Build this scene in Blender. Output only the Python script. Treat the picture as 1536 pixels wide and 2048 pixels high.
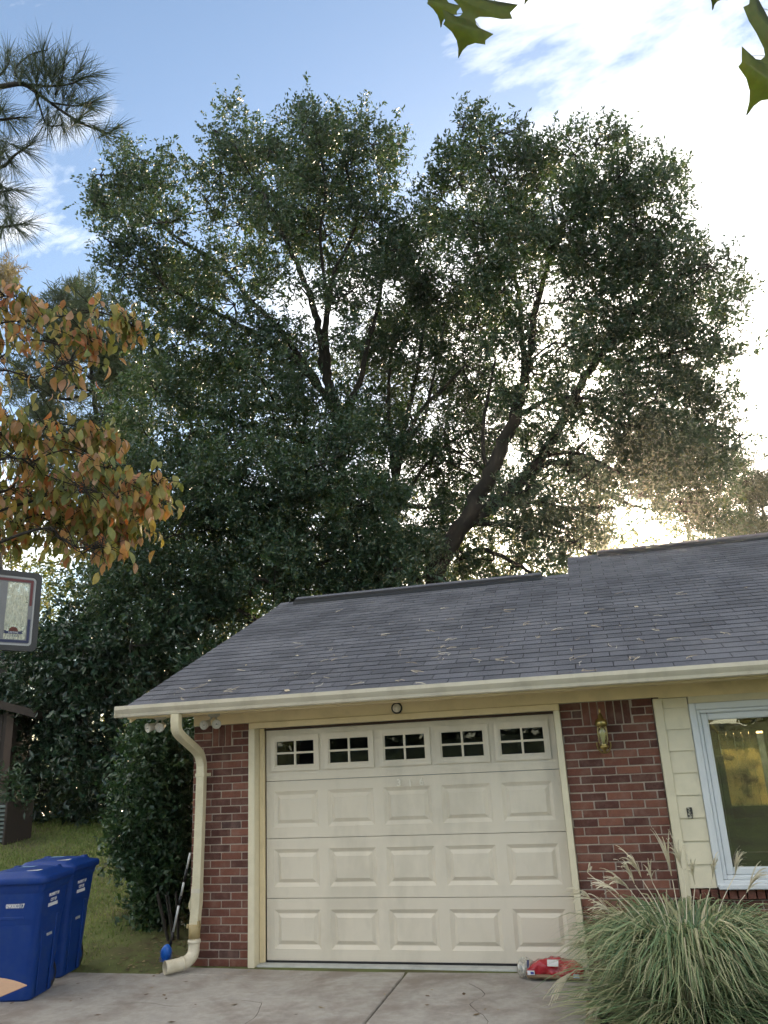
import bpy, bmesh, math, random
import numpy as np
from mathutils import Vector, Matrix

# ------------------------------------------------------------------ clean
for o in list(bpy.data.objects): bpy.data.objects.remove(o)
S = bpy.context.scene
COL = S.collection
random.seed(7)
RNG = np.random.default_rng(11)
rad = math.radians

# ------------------------------------------------------------------ camera
CAM = np.array([3.095, -7.082, 1.720]); YAW, PIT, ROL = map(rad, (14.09, 17.31, -2.93)); FPX = 1540.0
_fw = np.array([-math.sin(YAW)*math.cos(PIT), math.cos(YAW)*math.cos(PIT), math.sin(PIT)])
_r0 = np.array([math.cos(YAW), math.sin(YAW), 0.0]); _u0 = np.cross(_r0, _fw)
_rt = math.cos(ROL)*_r0 + math.sin(ROL)*_u0; _up = -math.sin(ROL)*_r0 + math.cos(ROL)*_u0
cd = bpy.data.cameras.new('camera'); cam = bpy.data.objects.new('camera', cd); COL.objects.link(cam)
cd.sensor_fit = 'HORIZONTAL'; cd.sensor_width = 36.0; cd.lens = 36.0*FPX/1536.0
cd.clip_start = 0.05; cd.clip_end = 2000.0
M = Matrix.Identity(4)
for i in range(3):
    M[i][0] = _rt[i]; M[i][1] = _up[i]; M[i][2] = -_fw[i]; M[i][3] = CAM[i]
cam.matrix_world = M
S.camera = cam
S.render.resolution_x = 768; S.render.resolution_y = 1024
S.view_settings.view_transform = 'Standard'; S.view_settings.look = 'None'
S.view_settings.exposure = 1.13; S.view_settings.gamma = 1.0
S.render.engine = 'CYCLES'
try:
    S.cycles.max_bounces = 3; S.cycles.diffuse_bounces = 2; S.cycles.glossy_bounces = 2; S.cycles.volume_bounces = 0
    S.cycles.use_adaptive_sampling = True; S.cycles.adaptive_threshold = .035; S.cycles.use_denoising = True
    S.cycles.transmission_bounces = 4; S.cycles.transparent_max_bounces = 8
except Exception: pass

def ray(x, y): return _fw + _rt*((x-768)/FPX) - _up*((y-1024)/FPX)
def at(x, y, dep): return CAM + ray(x, y)*dep          # surveyed direction at a real distance

# ------------------------------------------------------------------ sky and sun
SUN_EL, SUN_AZ = rad(13.2), rad(4.5)
SD = (math.sin(SUN_AZ)*math.cos(SUN_EL), math.cos(SUN_AZ)*math.cos(SUN_EL), math.sin(SUN_EL))
W = bpy.data.worlds.new('World'); S.world = W; W.use_nodes = True
nt = W.node_tree; N = nt.nodes; L = nt.links; N.clear()
def nd(t, **k):
    n = N.new(t)
    for a, b in k.items(): setattr(n, a, b)
    return n
sky = nd('ShaderNodeTexSky', sky_type='NISHITA'); sky.sun_disc = False
sky.sun_elevation = SUN_EL; sky.sun_rotation = SUN_AZ
sky.altitude = 300; sky.air_density = 1.0; sky.dust_density = 1.0; sky.ozone_density = 1.5
tc = nd('ShaderNodeTexCoord')
sep = nd('ShaderNodeSeparateXYZ'); L.new(tc.outputs['Generated'], sep.inputs[0])
def mth(op, a, b=None, c=None, clamp=False):
    n = nd('ShaderNodeMath', operation=op); n.use_clamp = clamp
    for i, v in enumerate((a, b, c)):
        if v is None: continue
        if isinstance(v, (int, float)): n.inputs[i].default_value = v
        else: L.new(v, n.inputs[i])
    return n.outputs[0]
zz = mth('ADD', mth('MAXIMUM', sep.outputs[2], 0.0), 0.22)
comb = nd('ShaderNodeCombineXYZ')
L.new(mth('DIVIDE', sep.outputs[0], zz), comb.inputs[0]); L.new(mth('DIVIDE', sep.outputs[1], zz), comb.inputs[1])
mp = nd('ShaderNodeMapping'); mp.inputs['Rotation'].default_value = (0, 0, rad(-35)); mp.inputs['Scale'].default_value = (1.0, 1.9, 1.0)
L.new(comb.outputs[0], mp.inputs[0])
CLOUD_W = 58.2
n1 = nd('ShaderNodeTexNoise', noise_dimensions='4D'); n1.inputs['Scale'].default_value = 2.4; n1.inputs['Detail'].default_value = 9; n1.inputs['Roughness'].default_value = .62; n1.inputs['Distortion'].default_value = .3
n1.inputs['W'].default_value = CLOUD_W
L.new(mp.outputs[0], n1.inputs['Vector'])
n2 = nd('ShaderNodeTexNoise', noise_dimensions='4D'); n2.inputs['Scale'].default_value = 0.62; n2.inputs['Detail'].default_value = 2; n2.inputs['W'].default_value = CLOUD_W*1.7
L.new(comb.outputs[0], n2.inputs['Vector'])
dot = nd('ShaderNodeVectorMath', operation='DOT_PRODUCT'); L.new(tc.outputs['Generated'], dot.inputs[0]); dot.inputs[1].default_value = SD
# broken fair-weather cloud over the whole sky, thickest in the bank the sun stands in
bank = mth('POWER', mth('MAXIMUM', dot.outputs['Value'], 0.0), 26.0)
cl = mth('ADD', mth('MULTIPLY', n1.outputs[0], .75), mth('MULTIPLY', n2.outputs[0], 1.05))
cl = mth('ADD', cl, mth('MULTIPLY', bank, .30))
cmask = mth('MULTIPLY', mth('SUBTRACT', cl, .885), 3.8, clamp=True)
cmask = mth('MULTIPLY', cmask, mth('MULTIPLY', sep.outputs[2], 12.0, clamp=True))
ph = mth('POWER', mth('MAXIMUM', dot.outputs['Value'], 0.0), 24.0)
cb = mth('MULTIPLY_ADD', ph, 14.0, 13.0)
cc = nd('ShaderNodeCombineColor')
L.new(mth('MULTIPLY', cb, 1.0), cc.inputs[0]); L.new(mth('MULTIPLY', cb, .925), cc.inputs[1]); L.new(mth('MULTIPLY', cb, .80), cc.inputs[2])
mx = nd('ShaderNodeMix', data_type='RGBA'); L.new(mth('MULTIPLY', cmask, .92), mx.inputs['Factor'])
L.new(sky.outputs[0], mx.inputs['A']); L.new(cc.outputs[0], mx.inputs['B'])
bg = nd('ShaderNodeBackground'); bg.inputs['Strength'].default_value = 0.15
L.new(mx.outputs['Result'], bg.inputs['Color'])
out = nd('ShaderNodeOutputWorld'); L.new(bg.outputs[0], out.inputs['Surface'])

sl = bpy.data.lights.new('sun', 'SUN'); sl.energy = 4.0; sl.angle = rad(0.53); sl.color = (1.0, .80, .55)
so = bpy.data.objects.new('sun', sl); COL.objects.link(so); so.location = (3, 30, 20)
so.rotation_euler = Vector(SD).to_track_quat('Z', 'Y').to_euler()

# ------------------------------------------------------------------ materials
MATS = {}
def mat(name, base=(.5, .5, .5), rough=.6, var=0.0, vscale=8.0, metal=0.0, bump=0.0, bscale=60.0, rnd=0.0, island=0.0,
        spec=.5, stain=None, stain_scale=3.0, stain_amt=0.0, transl=0.0, tcol=None, ramp=None, coat=0.0, detail=6.0, stretch=None):
    """procedural surface: base colour, noise variation, per-object and per-piece variation, stains, relief"""
    if name in MATS: return MATS[name]
    m = bpy.data.materials.new(name); m.use_nodes = True; MATS[name] = m
    t = m.node_tree; p = t.nodes['Principled BSDF']; lk = t.links
    p.inputs['Roughness'].default_value = rough; p.inputs['Metallic'].default_value = metal
    p.inputs['Specular IOR Level'].default_value = spec
    if coat: p.inputs['Coat Weight'].default_value = coat
    co = t.nodes.new('ShaderNodeTexCoord'); geo = t.nodes.new('ShaderNodeNewGeometry')
    vec = geo.outputs['Position']
    if stretch:
        mpn = t.nodes.new('ShaderNodeMapping'); mpn.inputs['Scale'].default_value = stretch; lk.new(vec, mpn.inputs[0]); vec = mpn.outputs[0]
    def math_(op, a, b, clamp=False):
        n = t.nodes.new('ShaderNodeMath'); n.operation = op; n.use_clamp = clamp
        for i, v in enumerate((a, b)):
            if isinstance(v, (int, float)): n.inputs[i].default_value = v
            else: lk.new(v, n.inputs[i])
        return n.outputs[0]
    col = None
    oi = t.nodes.new('ShaderNodeObjectInfo')
    r1 = math_('FRACT', math_('ADD', oi.outputs['Random'], geo.outputs['Random Per Island']), 0)
    if ramp:
        cr = t.nodes.new('ShaderNodeValToRGB'); els = cr.color_ramp.elements
        while len(els) < len(ramp): els.new(.5)
        for e, (pos, c) in zip(els, ramp): e.position = pos; e.color = (*c, 1)
        lk.new(r1, cr.inputs[0]); col = cr.outputs[0]
    else:
        rgb = t.nodes.new('ShaderNodeRGB'); rgb.outputs[0].default_value = (*base, 1); col = rgb.outputs[0]
    f = None
    if var:
        noise = t.nodes.new('ShaderNodeTexNoise'); noise.inputs['Scale'].default_value = vscale; noise.inputs['Detail'].default_value = detail
        noise.inputs['Roughness'].default_value = .62; lk.new(vec, noise.inputs['Vector'])
        f = math_('ADD', math_('MULTIPLY', math_('SUBTRACT', noise.outputs[0], .5), 2*var), 1.0)
    if rnd: f = math_('MULTIPLY', f if f is not None else 1.0, math_('ADD', math_('MULTIPLY', math_('SUBTRACT', oi.outputs['Random'], .5), 2*rnd), 1.0))
    if island: f = math_('MULTIPLY', f if f is not None else 1.0, math_('ADD', math_('MULTIPLY', math_('SUBTRACT', r1, .5), 2*island), 1.0))
    if f is not None:
        vm = t.nodes.new('ShaderNodeVectorMath'); vm.operation = 'SCALE'; lk.new(col, vm.inputs[0]); lk.new(f, vm.inputs['Scale']); col = vm.outputs[0]
    if stain:
        ns = t.nodes.new('ShaderNodeTexNoise'); ns.inputs['Scale'].default_value = stain_scale; ns.inputs['Detail'].default_value = 7; ns.inputs['Roughness'].default_value = .65
        lk.new(vec, ns.inputs['Vector'])
        k = math_('MULTIPLY', math_('MULTIPLY', math_('SUBTRACT', ns.outputs[0], .47), 6.0, True), stain_amt)
        mxn = t.nodes.new('ShaderNodeMix'); mxn.data_type = 'RGBA'; lk.new(k, mxn.inputs['Factor']); lk.new(col, mxn.inputs['A']); mxn.inputs['B'].default_value = (*stain, 1)
        col = mxn.outputs['Result']
    lk.new(col, p.inputs['Base Color'])
    if bump:
        nb = t.nodes.new('ShaderNodeTexNoise'); nb.inputs['Scale'].default_value = bscale; nb.inputs['Detail'].default_value = 5; lk.new(vec, nb.inputs['Vector'])
        b = t.nodes.new('ShaderNodeBump'); b.inputs['Strength'].default_value = bump; b.inputs['Distance'].default_value = .01
        lk.new(nb.outputs[0], b.inputs['Height']); lk.new(b.outputs[0], p.inputs['Normal'])
    if transl:
        tr = t.nodes.new('ShaderNodeBsdfTranslucent'); ms = t.nodes.new('ShaderNodeMixShader'); ms.inputs[0].default_value = transl
        if tcol:
            g = t.nodes.new('ShaderNodeMix'); g.data_type = 'RGBA'; g.blend_type = 'MULTIPLY'; g.inputs['Factor'].default_value = 1
            lk.new(col, g.inputs['A']); g.inputs['B'].default_value = (*tcol, 1); lk.new(g.outputs['Result'], tr.inputs['Color'])
        else: lk.new(col, tr.inputs['Color'])
        o = t.nodes['Material Output']; lk.new(p.outputs[0], ms.inputs[1]); lk.new(tr.outputs[0], ms.inputs[2]); lk.new(ms.outputs[0], o.inputs['Surface'])
    return m

def glass_mat(name, tint=(.9, .95, .95), refl=.12, ior=1.5, cloudy=0.0):
    m = bpy.data.materials.new(name); m.use_nodes = True; t = m.node_tree; t.nodes.clear()
    o = t.nodes.new('ShaderNodeOutputMaterial'); tr = t.nodes.new('ShaderNodeBsdfTransparent'); tr.inputs[0].default_value = (*tint, 1)
    gl = t.nodes.new('ShaderNodeBsdfGlossy'); gl.inputs['Roughness'].default_value = .01
    fr = t.nodes.new('ShaderNodeFresnel'); fr.inputs['IOR'].default_value = ior
    ad = t.nodes.new('ShaderNodeMath'); ad.operation = 'ADD'; ad.inputs[1].default_value = refl; ad.use_clamp = True
    ms = t.nodes.new('ShaderNodeMixShader'); t.links.new(fr.outputs[0], ad.inputs[0]); t.links.new(ad.outputs[0], ms.inputs[0])
    t.links.new(tr.outputs[0], ms.inputs[1]); t.links.new(gl.outputs[0], ms.inputs[2]); last = ms.outputs[0]
    # faint surface wave so that reflections waver
    nb = t.nodes.new('ShaderNodeTexNoise'); nb.inputs['Scale'].default_value = 3.0; b = t.nodes.new('ShaderNodeBump'); b.inputs['Strength'].default_value = .12; b.inputs['Distance'].default_value = .01
    ge = t.nodes.new('ShaderNodeNewGeometry'); t.links.new(ge.outputs['Position'], nb.inputs['Vector'])
    t.links.new(nb.outputs[0], b.inputs['Height']); t.links.new(b.outputs[0], gl.inputs['Normal'])
    if cloudy:
        d = t.nodes.new('ShaderNodeBsdfDiffuse'); d.inputs[0].default_value = (.75, .76, .68, 1); tl = t.nodes.new('ShaderNodeBsdfTranslucent'); tl.inputs[0].default_value = (.8, .8, .7, 1)
        a = t.nodes.new('ShaderNodeMixShader'); a.inputs[0].default_value = .5; t.links.new(d.outputs[0], a.inputs[1]); t.links.new(tl.outputs[0], a.inputs[2])
        n3 = t.nodes.new('ShaderNodeTexNoise'); n3.inputs['Scale'].default_value = 30; n3.inputs['Detail'].default_value = 6
        mp3 = t.nodes.new('ShaderNodeMapping'); mp3.inputs['Scale'].default_value = (3, 3, .8); t.links.new(ge.outputs['Position'], mp3.inputs[0]); t.links.new(mp3.outputs[0], n3.inputs['Vector'])
        q = t.nodes.new('ShaderNodeMath'); q.operation = 'MULTIPLY_ADD'; q.inputs[1].default_value = 2.2; q.inputs[2].default_value = cloudy-1.1; q.use_clamp = True
        t.links.new(n3.outputs[0], q.inputs[0]); m2 = t.nodes.new('ShaderNodeMixShader'); t.links.new(q.outputs[0], m2.inputs[0])
        t.links.new(last, m2.inputs[1]); t.links.new(a.outputs[0], m2.inputs[2]); last = m2.outputs[0]
    t.links.new(last, o.inputs['Surface']); MATS[name] = m
    return m

# ------------------------------------------------------------------ mesh helpers
class MB:
    def __init__(s): s.v = []; s.f = []; s.sm = []
    def add(s, vs, fs, smooth=False):
        k = len(s.v); s.v += [tuple(map(float, p)) for p in vs]; s.f += [tuple(i+k for i in f) for f in fs]; s.sm += [smooth]*len(fs); return s
    def box(s, x0, x1, y0, y1, z0, z1):
        v = [(x0,y0,z0),(x1,y0,z0),(x1,y1,z0),(x0,y1,z0),(x0,y0,z1),(x1,y0,z1),(x1,y1,z1),(x0,y1,z1)]
        return s.add(v, [(0,3,2,1),(4,5,6,7),(0,1,5,4),(1,2,6,5),(2,3,7,6),(3,0,4,7)])
    def bbox(s, x0, x1, y0, y1, z0, z1, b):                       # box with chamfered edges
        bm = bmesh.new(); bmesh.ops.create_cube(bm, size=1)
        for v in bm.verts: v.co = Vector((x0+(v.co.x+.5)*(x1-x0), y0+(v.co.y+.5)*(y1-y0), z0+(v.co.z+.5)*(z1-z0)))
        bmesh.ops.bevel(bm, geom=bm.edges[:], offset=b, segments=1, affect='EDGES')
        bm.verts.index_update(); s.add([v.co for v in bm.verts], [[v.index for v in f.verts] for f in bm.faces]); bm.free(); return s
    def prism(s, prof, a, b, axis='x', smooth=False):             # closed profile swept straight along an axis
        n = len(prof)
        if axis == 'x': pt = lambda t, p: (t, p[0], p[1])
        elif axis == 'y': pt = lambda t, p: (p[0], t, p[1])
        else: pt = lambda t, p: (p[0], p[1], t)
        v = [pt(a, p) for p in prof]+[pt(b, p) for p in prof]
        f = [(i, (i+1) % n, (i+1) % n+n, i+n) for i in range(n)]+[tuple(range(n))[::-1], tuple(range(n, 2*n))]
        return s.add(v, f, smooth)
    def tube(s, pts, rs, n=8, cap=True, smooth=True, sect=None):
        pts = [Vector(p) for p in pts]; k = len(pts)
        if isinstance(rs, (int, float)): rs = [rs]*k
        vs = []; fr = None
        for i, p in enumerate(pts):
            d = (pts[min(i+1, k-1)]-pts[max(i-1, 0)]);  d = d.normalized() if d.length > 1e-9 else Vector((0, 0, 1))
            if fr is None: fr = d.orthogonal().normalized() if sect is None else Vector((1, 0, 0))
            u = (fr-d*fr.dot(d)); u = u.normalized() if u.length > 1e-6 else d.orthogonal().normalized(); fr = u; w = d.cross(u)
            if sect is None:
                for j in range(n): a = 2*math.pi*j/n; vs.append(p+(u*math.cos(a)+w*math.sin(a))*rs[i])
            else:
                for (a, b) in sect: vs.append(p+(u*a+w*b)*rs[i])
        m = n if sect is None else len(sect)
        fs = [(i*m+j, i*m+(j+1) % m, (i+1)*m+(j+1) % m, (i+1)*m+j) for i in range(k-1) for j in range(m)]
        if cap: fs += [tuple(range(m))[::-1], tuple(range((k-1)*m, k*m))]
        return s.add(vs, fs, smooth)
    def lathe(s, prof, c=(0, 0, 0), axis=(0, 0, 1), n=20, smooth=True):   # prof: (radius, height)
        q = Vector(axis).to_track_quat('Z', 'Y'); c = Vector(c); vs = []
        for r, h in prof:
            for j in range(n): a = 2*math.pi*j/n; vs.append(c+q @ Vector((r*math.cos(a), r*math.sin(a), h)))
        k = len(prof)
        fs = [(i*n+j, i*n+(j+1) % n, (i+1)*n+(j+1) % n, (i+1)*n+j) for i in range(k-1) for j in range(n)]
        fs += [tuple(range(n))[::-1], tuple(range((k-1)*n, k*n))]
        return s.add(vs, fs, smooth)
    def mesh(s, name, m):
        me = bpy.data.meshes.new(name); me.from_pydata(s.v, [], s.f); me.polygons.foreach_set('use_smooth', s.sm)
        if m: me.materials.append(m)
        me.update(); return me
    def build(s, name, m, parent=None):
        return link(name, s.mesh(name, m), parent)
def link(name, me, parent=None):
    o = bpy.data.objects.new(name, me); COL.objects.link(o)
    if parent:
        o.parent = parent
        if parent.get('wp'): o.matrix_parent_inverse = Matrix.Translation(-Vector(parent.location))   # mesh is in world coordinates
    return o
def base(name, loc):
    e = empty(name, loc); e['wp'] = 1; return e
def empty(name, loc=(0, 0, 0), rz=0):
    o = bpy.data.objects.new(name, None); COL.objects.link(o); o.location = loc; o.rotation_euler = (0, 0, rz); o.empty_display_size = .2; return o
def tag(o, label=None, cat=None, group=None, kind=None):
    for k, v in (('label', label), ('category', cat), ('group', group), ('kind', kind)):
        if v: o[k] = v
    return o
def fast_mesh(name, V, F, m, smooth=False):
    V = np.asarray(V, dtype=np.float32); F = np.asarray(F, dtype=np.int32); k = F.shape[1]
    me = bpy.data.meshes.new(name); me.vertices.add(len(V)); me.vertices.foreach_set('co', V.ravel())
    me.loops.add(F.size); me.loops.foreach_set('vertex_index', F.ravel())
    me.polygons.add(len(F)); me.polygons.foreach_set('loop_start', np.arange(0, F.size, k, dtype=np.int32))
    me.polygons.foreach_set('loop_total', np.full(len(F), k, dtype=np.int32))
    if smooth: me.polygons.foreach_set('use_smooth', np.ones(len(F), dtype=bool))
    me.materials.append(m); me.update(calc_edges=True); return me
def text_mesh(body, size, m, name='lettering', extr=.0006, bold=0.0):
    c = bpy.data.curves.new('t', 'FONT'); c.body = body; c.size = size; c.extrude = extr; c.align_x = 'CENTER'; c.align_y = 'CENTER'; c.offset = bold; c.resolution_u = 3
    o = bpy.data.objects.new('t', c); COL.objects.link(o); dg = bpy.context.evaluated_depsgraph_get()
    me = bpy.data.meshes.new_from_object(o.evaluated_get(dg)); bpy.data.objects.remove(o); bpy.data.curves.remove(c)
    me.name = name; me.materials.clear(); me.materials.append(m); return me
def text_on(parent, body, size, m, loc, xdir, updir, name='lettering', bold=0.0, extr=.0006):
    o = link(name, text_mesh(body, size, m, name, extr, bold), parent)
    x = Vector(xdir).normalized(); u = Vector(updir).normalized(); n = x.cross(u).normalized(); u = n.cross(x)
    mm = Matrix.Identity(4)
    for i in range(3): mm[i][0] = x[i]; mm[i][1] = u[i]; mm[i][2] = n[i]; mm[i][3] = loc[i]
    o.matrix_local = mm; return o
def unit(a): return a/np.maximum(np.linalg.norm(a, axis=-1, keepdims=True), 1e-9)
def smooth_path(pts, rs, sub=5):
    P = np.array([list(p) for p in pts], float); R = np.array(rs, float); n = len(P); o = []; q = []
    for i in range(n-1):
        p0, p1, p2, p3 = P[max(i-1, 0)], P[i], P[i+1], P[min(i+2, n-1)]
        for t in np.linspace(0, 1, sub, endpoint=False):
            o.append(.5*((2*p1)+(-p0+p2)*t+(2*p0-5*p1+4*p2-p3)*t*t+(-p0+3*p1-3*p2+p3)*t**3)); q.append(R[i]*(1-t)+R[i+1]*t)
    o.append(P[-1]); q.append(R[-1]); return o, q

# ------------------------------------------------------------------ palette
m_brick = mat('brick', ramp=[(0, (.080, .030, .023)), (.3, (.135, .048, .033)), (.6, (.17, .062, .040)), (.85, (.23, .092, .060)), (1, (.070, .036, .032))],
              rough=.88, var=.35, vscale=28, bump=.5, bscale=140, stain=(.30, .19, .15), stain_scale=9, stain_amt=.30)
m_mortar = mat('mortar', (.43, .36, .295), .95, var=.25, vscale=40, bump=.6, bscale=160)
m_cream = mat('cream_paint', (.82, .68, .42), .55, var=.07, vscale=5, stain=(.42, .34, .2), stain_scale=6, stain_amt=.18, bump=.05, bscale=40)
m_creamlt = mat('pale_cream_paint', (.74, .67, .49), .5, var=.06, vscale=4, stain=(.45, .40, .28), stain_scale=9, stain_amt=.15)
m_siding = mat('siding_paint', (.76, .69, .51), .6, var=.05, vscale=3, bump=.08, bscale=30, stain=(.5, .47, .35), stain_scale=8, stain_amt=.2, rnd=.03)
m_door = mat('door_paint', (.745, .675, .55), .45, var=.04, vscale=2.5, stain=(.56, .51, .41), stain_scale=2.6, stain_amt=.5, stretch=(1, 1, .45), bump=.04, bscale=90)
m_gutter = mat('gutter_paint', (.66, .61, .49), .4, var=.06, vscale=6, stain=(.36, .32, .25), stain_scale=5, stain_amt=.3, stretch=(1, 1, .3))
m_spout = mat('downspout_paint', (.68, .62, .44), .42, var=.06, vscale=6, stain=(.40, .34, .22), stain_scale=7, stain_amt=.25)
m_pvc = mat('aged_pvc', (.70, .64, .50), .4, var=.06, stain=(.42, .36, .22), stain_scale=9, stain_amt=.35)
m_tape = mat('brown_tape', (.40, .31, .15), .5, var=.2, vscale=20)
m_vinyl = mat('white_vinyl', (.72, .75, .77), .35, var=.03, stain=(.5, .52, .5), stain_scale=6, stain_amt=.12)
m_shingle = mat('asphalt_shingle', (.130, .134, .154), .95, var=.35, vscale=90, bump=.9, bscale=260, rnd=.18, island=.18, stain=(.20, .203, .225), stain_scale=1.4, stain_amt=.6, spec=.25)
m_tar = mat('shingle_underlay', (.02, .02, .022), .95)
m_black = mat('black_plastic', (.012, .012, .014), .45)
m_bark = mat('bark', (.024, .020, .016), .95, var=.7, vscale=12, bump=1.0, bscale=35, stretch=(1, 1, .25))
m_barkg = mat('grey_bark', (.055, .05, .043), .95, var=.4, vscale=10, bump=1.0, bscale=30, stretch=(1, 1, .3))
m_concrete = mat('driveway_concrete', (.37, .345, .31), .9, var=.38, vscale=16, detail=10, bump=.4, bscale=120, stain=(.205, .165, .135), stain_scale=1.9, stain_amt=.7)
m_apron = mat('apron_concrete', (.48, .49, .46), .9, var=.15, vscale=9, bump=.3, bscale=100, stain=(.25, .26, .25), stain_scale=6, stain_amt=.4)
m_lawn = mat('lawn_soil', (.115, .135, .04), 1.0, var=.5, vscale=6, bump=.8, bscale=50, stain=(.075, .055, .03), stain_scale=1.1, stain_amt=.7)
m_grass = mat('grass_blade', ramp=[(0, (.09, .16, .03)), (.5, (.17, .25, .05)), (.85, (.25, .28, .075)), (1, (.29, .25, .12))], rough=.6, transl=.3)
m_soil = mat('bed_soil', (.05, .038, .028), 1.0, var=.5, vscale=20, bump=1, bscale=60)
m_oak = mat('oak_leaf', ramp=[(0, (.022, .050, .032)), (.5, (.036, .074, .044)), (.87, (.052, .090, .050)), (1, (.09, .105, .035))], rough=.36, spec=.6, transl=.25, tcol=(2.5, 2.3, .7))
m_mag = mat('magnolia_leaf', ramp=[(0, (.014, .038, .022)), (.6, (.026, .058, .032)), (1, (.05, .085, .045))], rough=.28, spec=.6, transl=.12, tcol=(2, 2, .8))
m_bush = mat('camellia_leaf', ramp=[(0, (.022, .055, .028)), (.6, (.04, .085, .040)), (1, (.075, .125, .055))], rough=.32, spec=.55, transl=.15, tcol=(2, 2, .8))
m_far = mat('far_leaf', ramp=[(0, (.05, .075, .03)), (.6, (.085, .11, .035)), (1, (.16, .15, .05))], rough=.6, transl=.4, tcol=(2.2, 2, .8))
m_needle = mat('pine_needle', ramp=[(0, (.035, .060, .026)), (.7, (.06, .09, .035)), (1, (.10, .115, .04))], rough=.5, transl=.2)
m_fpine = mat('far_pine_needle', ramp=[(0, (.04, .070, .032)), (.6, (.07, .105, .042)), (1, (.12, .14, .055))], rough=.6, transl=.3)
m_dog = mat('dogwood_leaf', ramp=[(0, (.13, .17, .055)), (.36, (.24, .26, .08)), (.54, (.38, .30, .095)), (.66, (.42, .23, .085)), (.82, (.45, .30, .22)), (.92, (.44, .15, .05)), (1, (.20, .22, .08))],
            rough=.5, var=.25, vscale=30, transl=.38, tcol=(1.5, 1.25, .6))
m_redoak = mat('red_oak_leaf', (.055, .078, .016), .45, var=.5, vscale=60, stain=(.09, .07, .02), stain_scale=90, stain_amt=.3, transl=.5, tcol=(1.7, 1.7, .5))
m_vein = mat('leaf_vein', (.16, .17, .05), .5, transl=.5)
m_blue = mat('blue_bin_plastic', (.003, .036, .21), .5, spec=.3, var=.08, vscale=5, bump=.08, bscale=200, stain=(.03, .07, .20), stain_scale=11, stain_amt=.3)
m_white = mat('white_print', (.75, .76, .78), .5)
m_card = mat('cardboard', (.50, .31, .19), .85, var=.08, vscale=20)
m_red = mat('red_bag_film', (.42, .018, .030), .25, var=.15, vscale=15, bump=.4, bscale=25, coat=.3)
m_tan = mat('brown_bag_base', (.20, .13, .07), .4, var=.2)
m_sil = mat('silver_tape', (.55, .56, .56), .35, metal=.3)
m_bluep = mat('blue_brush_plastic', (.015, .13, .55), .4)
m_brass = mat('aged_brass', (.42, .33, .13), .32, metal=1.0, var=.3, vscale=30)
m_chrome = mat('chrome', (.6, .6, .58), .12, metal=1.0)
m_lampw = mat('white_lamp_plastic', (.58, .55, .48), .4, var=.05)
m_lens = mat('lamp_lens', (.55, .54, .50), .15, var=.3, vscale=60)
m_shed = mat('shed_wood', (.045, .034, .028), .85, var=.25, vscale=12, stretch=(3, 3, .4), bump=.4)
m_shedroof = mat('shed_roof', (.04, .037, .037), .95, var=.3, vscale=30)
m_dark = mat('dark_interior', (.035, .032, .03), .9)
m_straw = mat('pine_straw', ramp=[(0, (.36, .28, .18)), (.6, (.55, .47, .34)), (1, (.70, .65, .52))], rough=.7)
m_litter = mat('fallen_leaf', ramp=[(0, (.05, .03, .015)), (.6, (.14, .08, .035)), (1, (.35, .27, .14))], rough=.8)
m_misc = mat('silver_grass_blade', ramp=[(0, (.12, .21, .11)), (.3, (.20, .29, .14)), (.62, (.34, .38, .20)), (.85, (.48, .46, .27)), (1, (.58, .52, .35))], rough=.5, transl=.3)
m_plume = mat('grass_plume', (.80, .74, .58), .7, var=.2, vscale=40, transl=.35)
m_acryl = glass_mat('backboard_acrylic', (.80, .84, .78), .03, cloudy=.62)
m_frame = mat('backboard_frame_grey', (.20, .205, .22), .4)
m_bbblack = mat('backboard_black', (.025, .028, .034), .45)
m_bbred = mat('backboard_red', (.14, .025, .03), .5)
m_bbnavy = mat('backboard_navy', (.02, .03, .10), .5)
m_brown = mat('logo_brown', (.13, .03, .02), .6)
m_glass = glass_mat('window_glass', (.66, .70, .68), .22)
m_glass2 = glass_mat('door_pane_glass', (.5, .57, .65), .03, ior=1.45)
m_clear = glass_mat('lamp_glass', (.85, .82, .6), .05)

# ------------------------------------------------------------------ ground
def gz(x, y):
    x = np.asarray(x, float); y = np.asarray(y, float)
    yy = np.clip(y+.3, 0, 22)
    s = np.clip((y+.6)/2.5, 0, 1); s = s*s*(3-2*s)
    h = -.05 + .08*yy + .06*np.clip(-x-1.5, 0, 14)*s
    h = h + .10*np.clip(-y-9.5, 0, 22)
    return h + .02*np.sin(x*1.7+y*.6)*s*.8
def axis_(a, fine0, fine1, step, far):
    mid = np.arange(fine0, fine1+step*.5, step)
    lo = fine0-np.geomspace(step*1.5, far, 22)[::-1]; hi = fine1+np.geomspace(step*1.5, far, 22)
    return np.concatenate([lo, mid, hi])
gx = axis_(0, -14, 8, .35, 140); gy = axis_(0, -10, 14, .35, 140)
X, Yg = np.meshgrid(gx, gy); V = np.stack([X, Yg, gz(X, Yg)], -1).reshape(-1, 3)
nx, ny = len(gx), len(gy); I = np.arange(nx*ny).reshape(ny, nx)
Fq = np.stack([I[:-1, :-1], I[:-1, 1:], I[1:, 1:], I[1:, :-1]], -1).reshape(-1, 4)
ground = link('ground', fast_mesh('ground', V, Fq, m_lawn, True)); tag(ground, 'mossy patchy lawn rising gently behind the driveway', 'ground', kind='structure')

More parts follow.
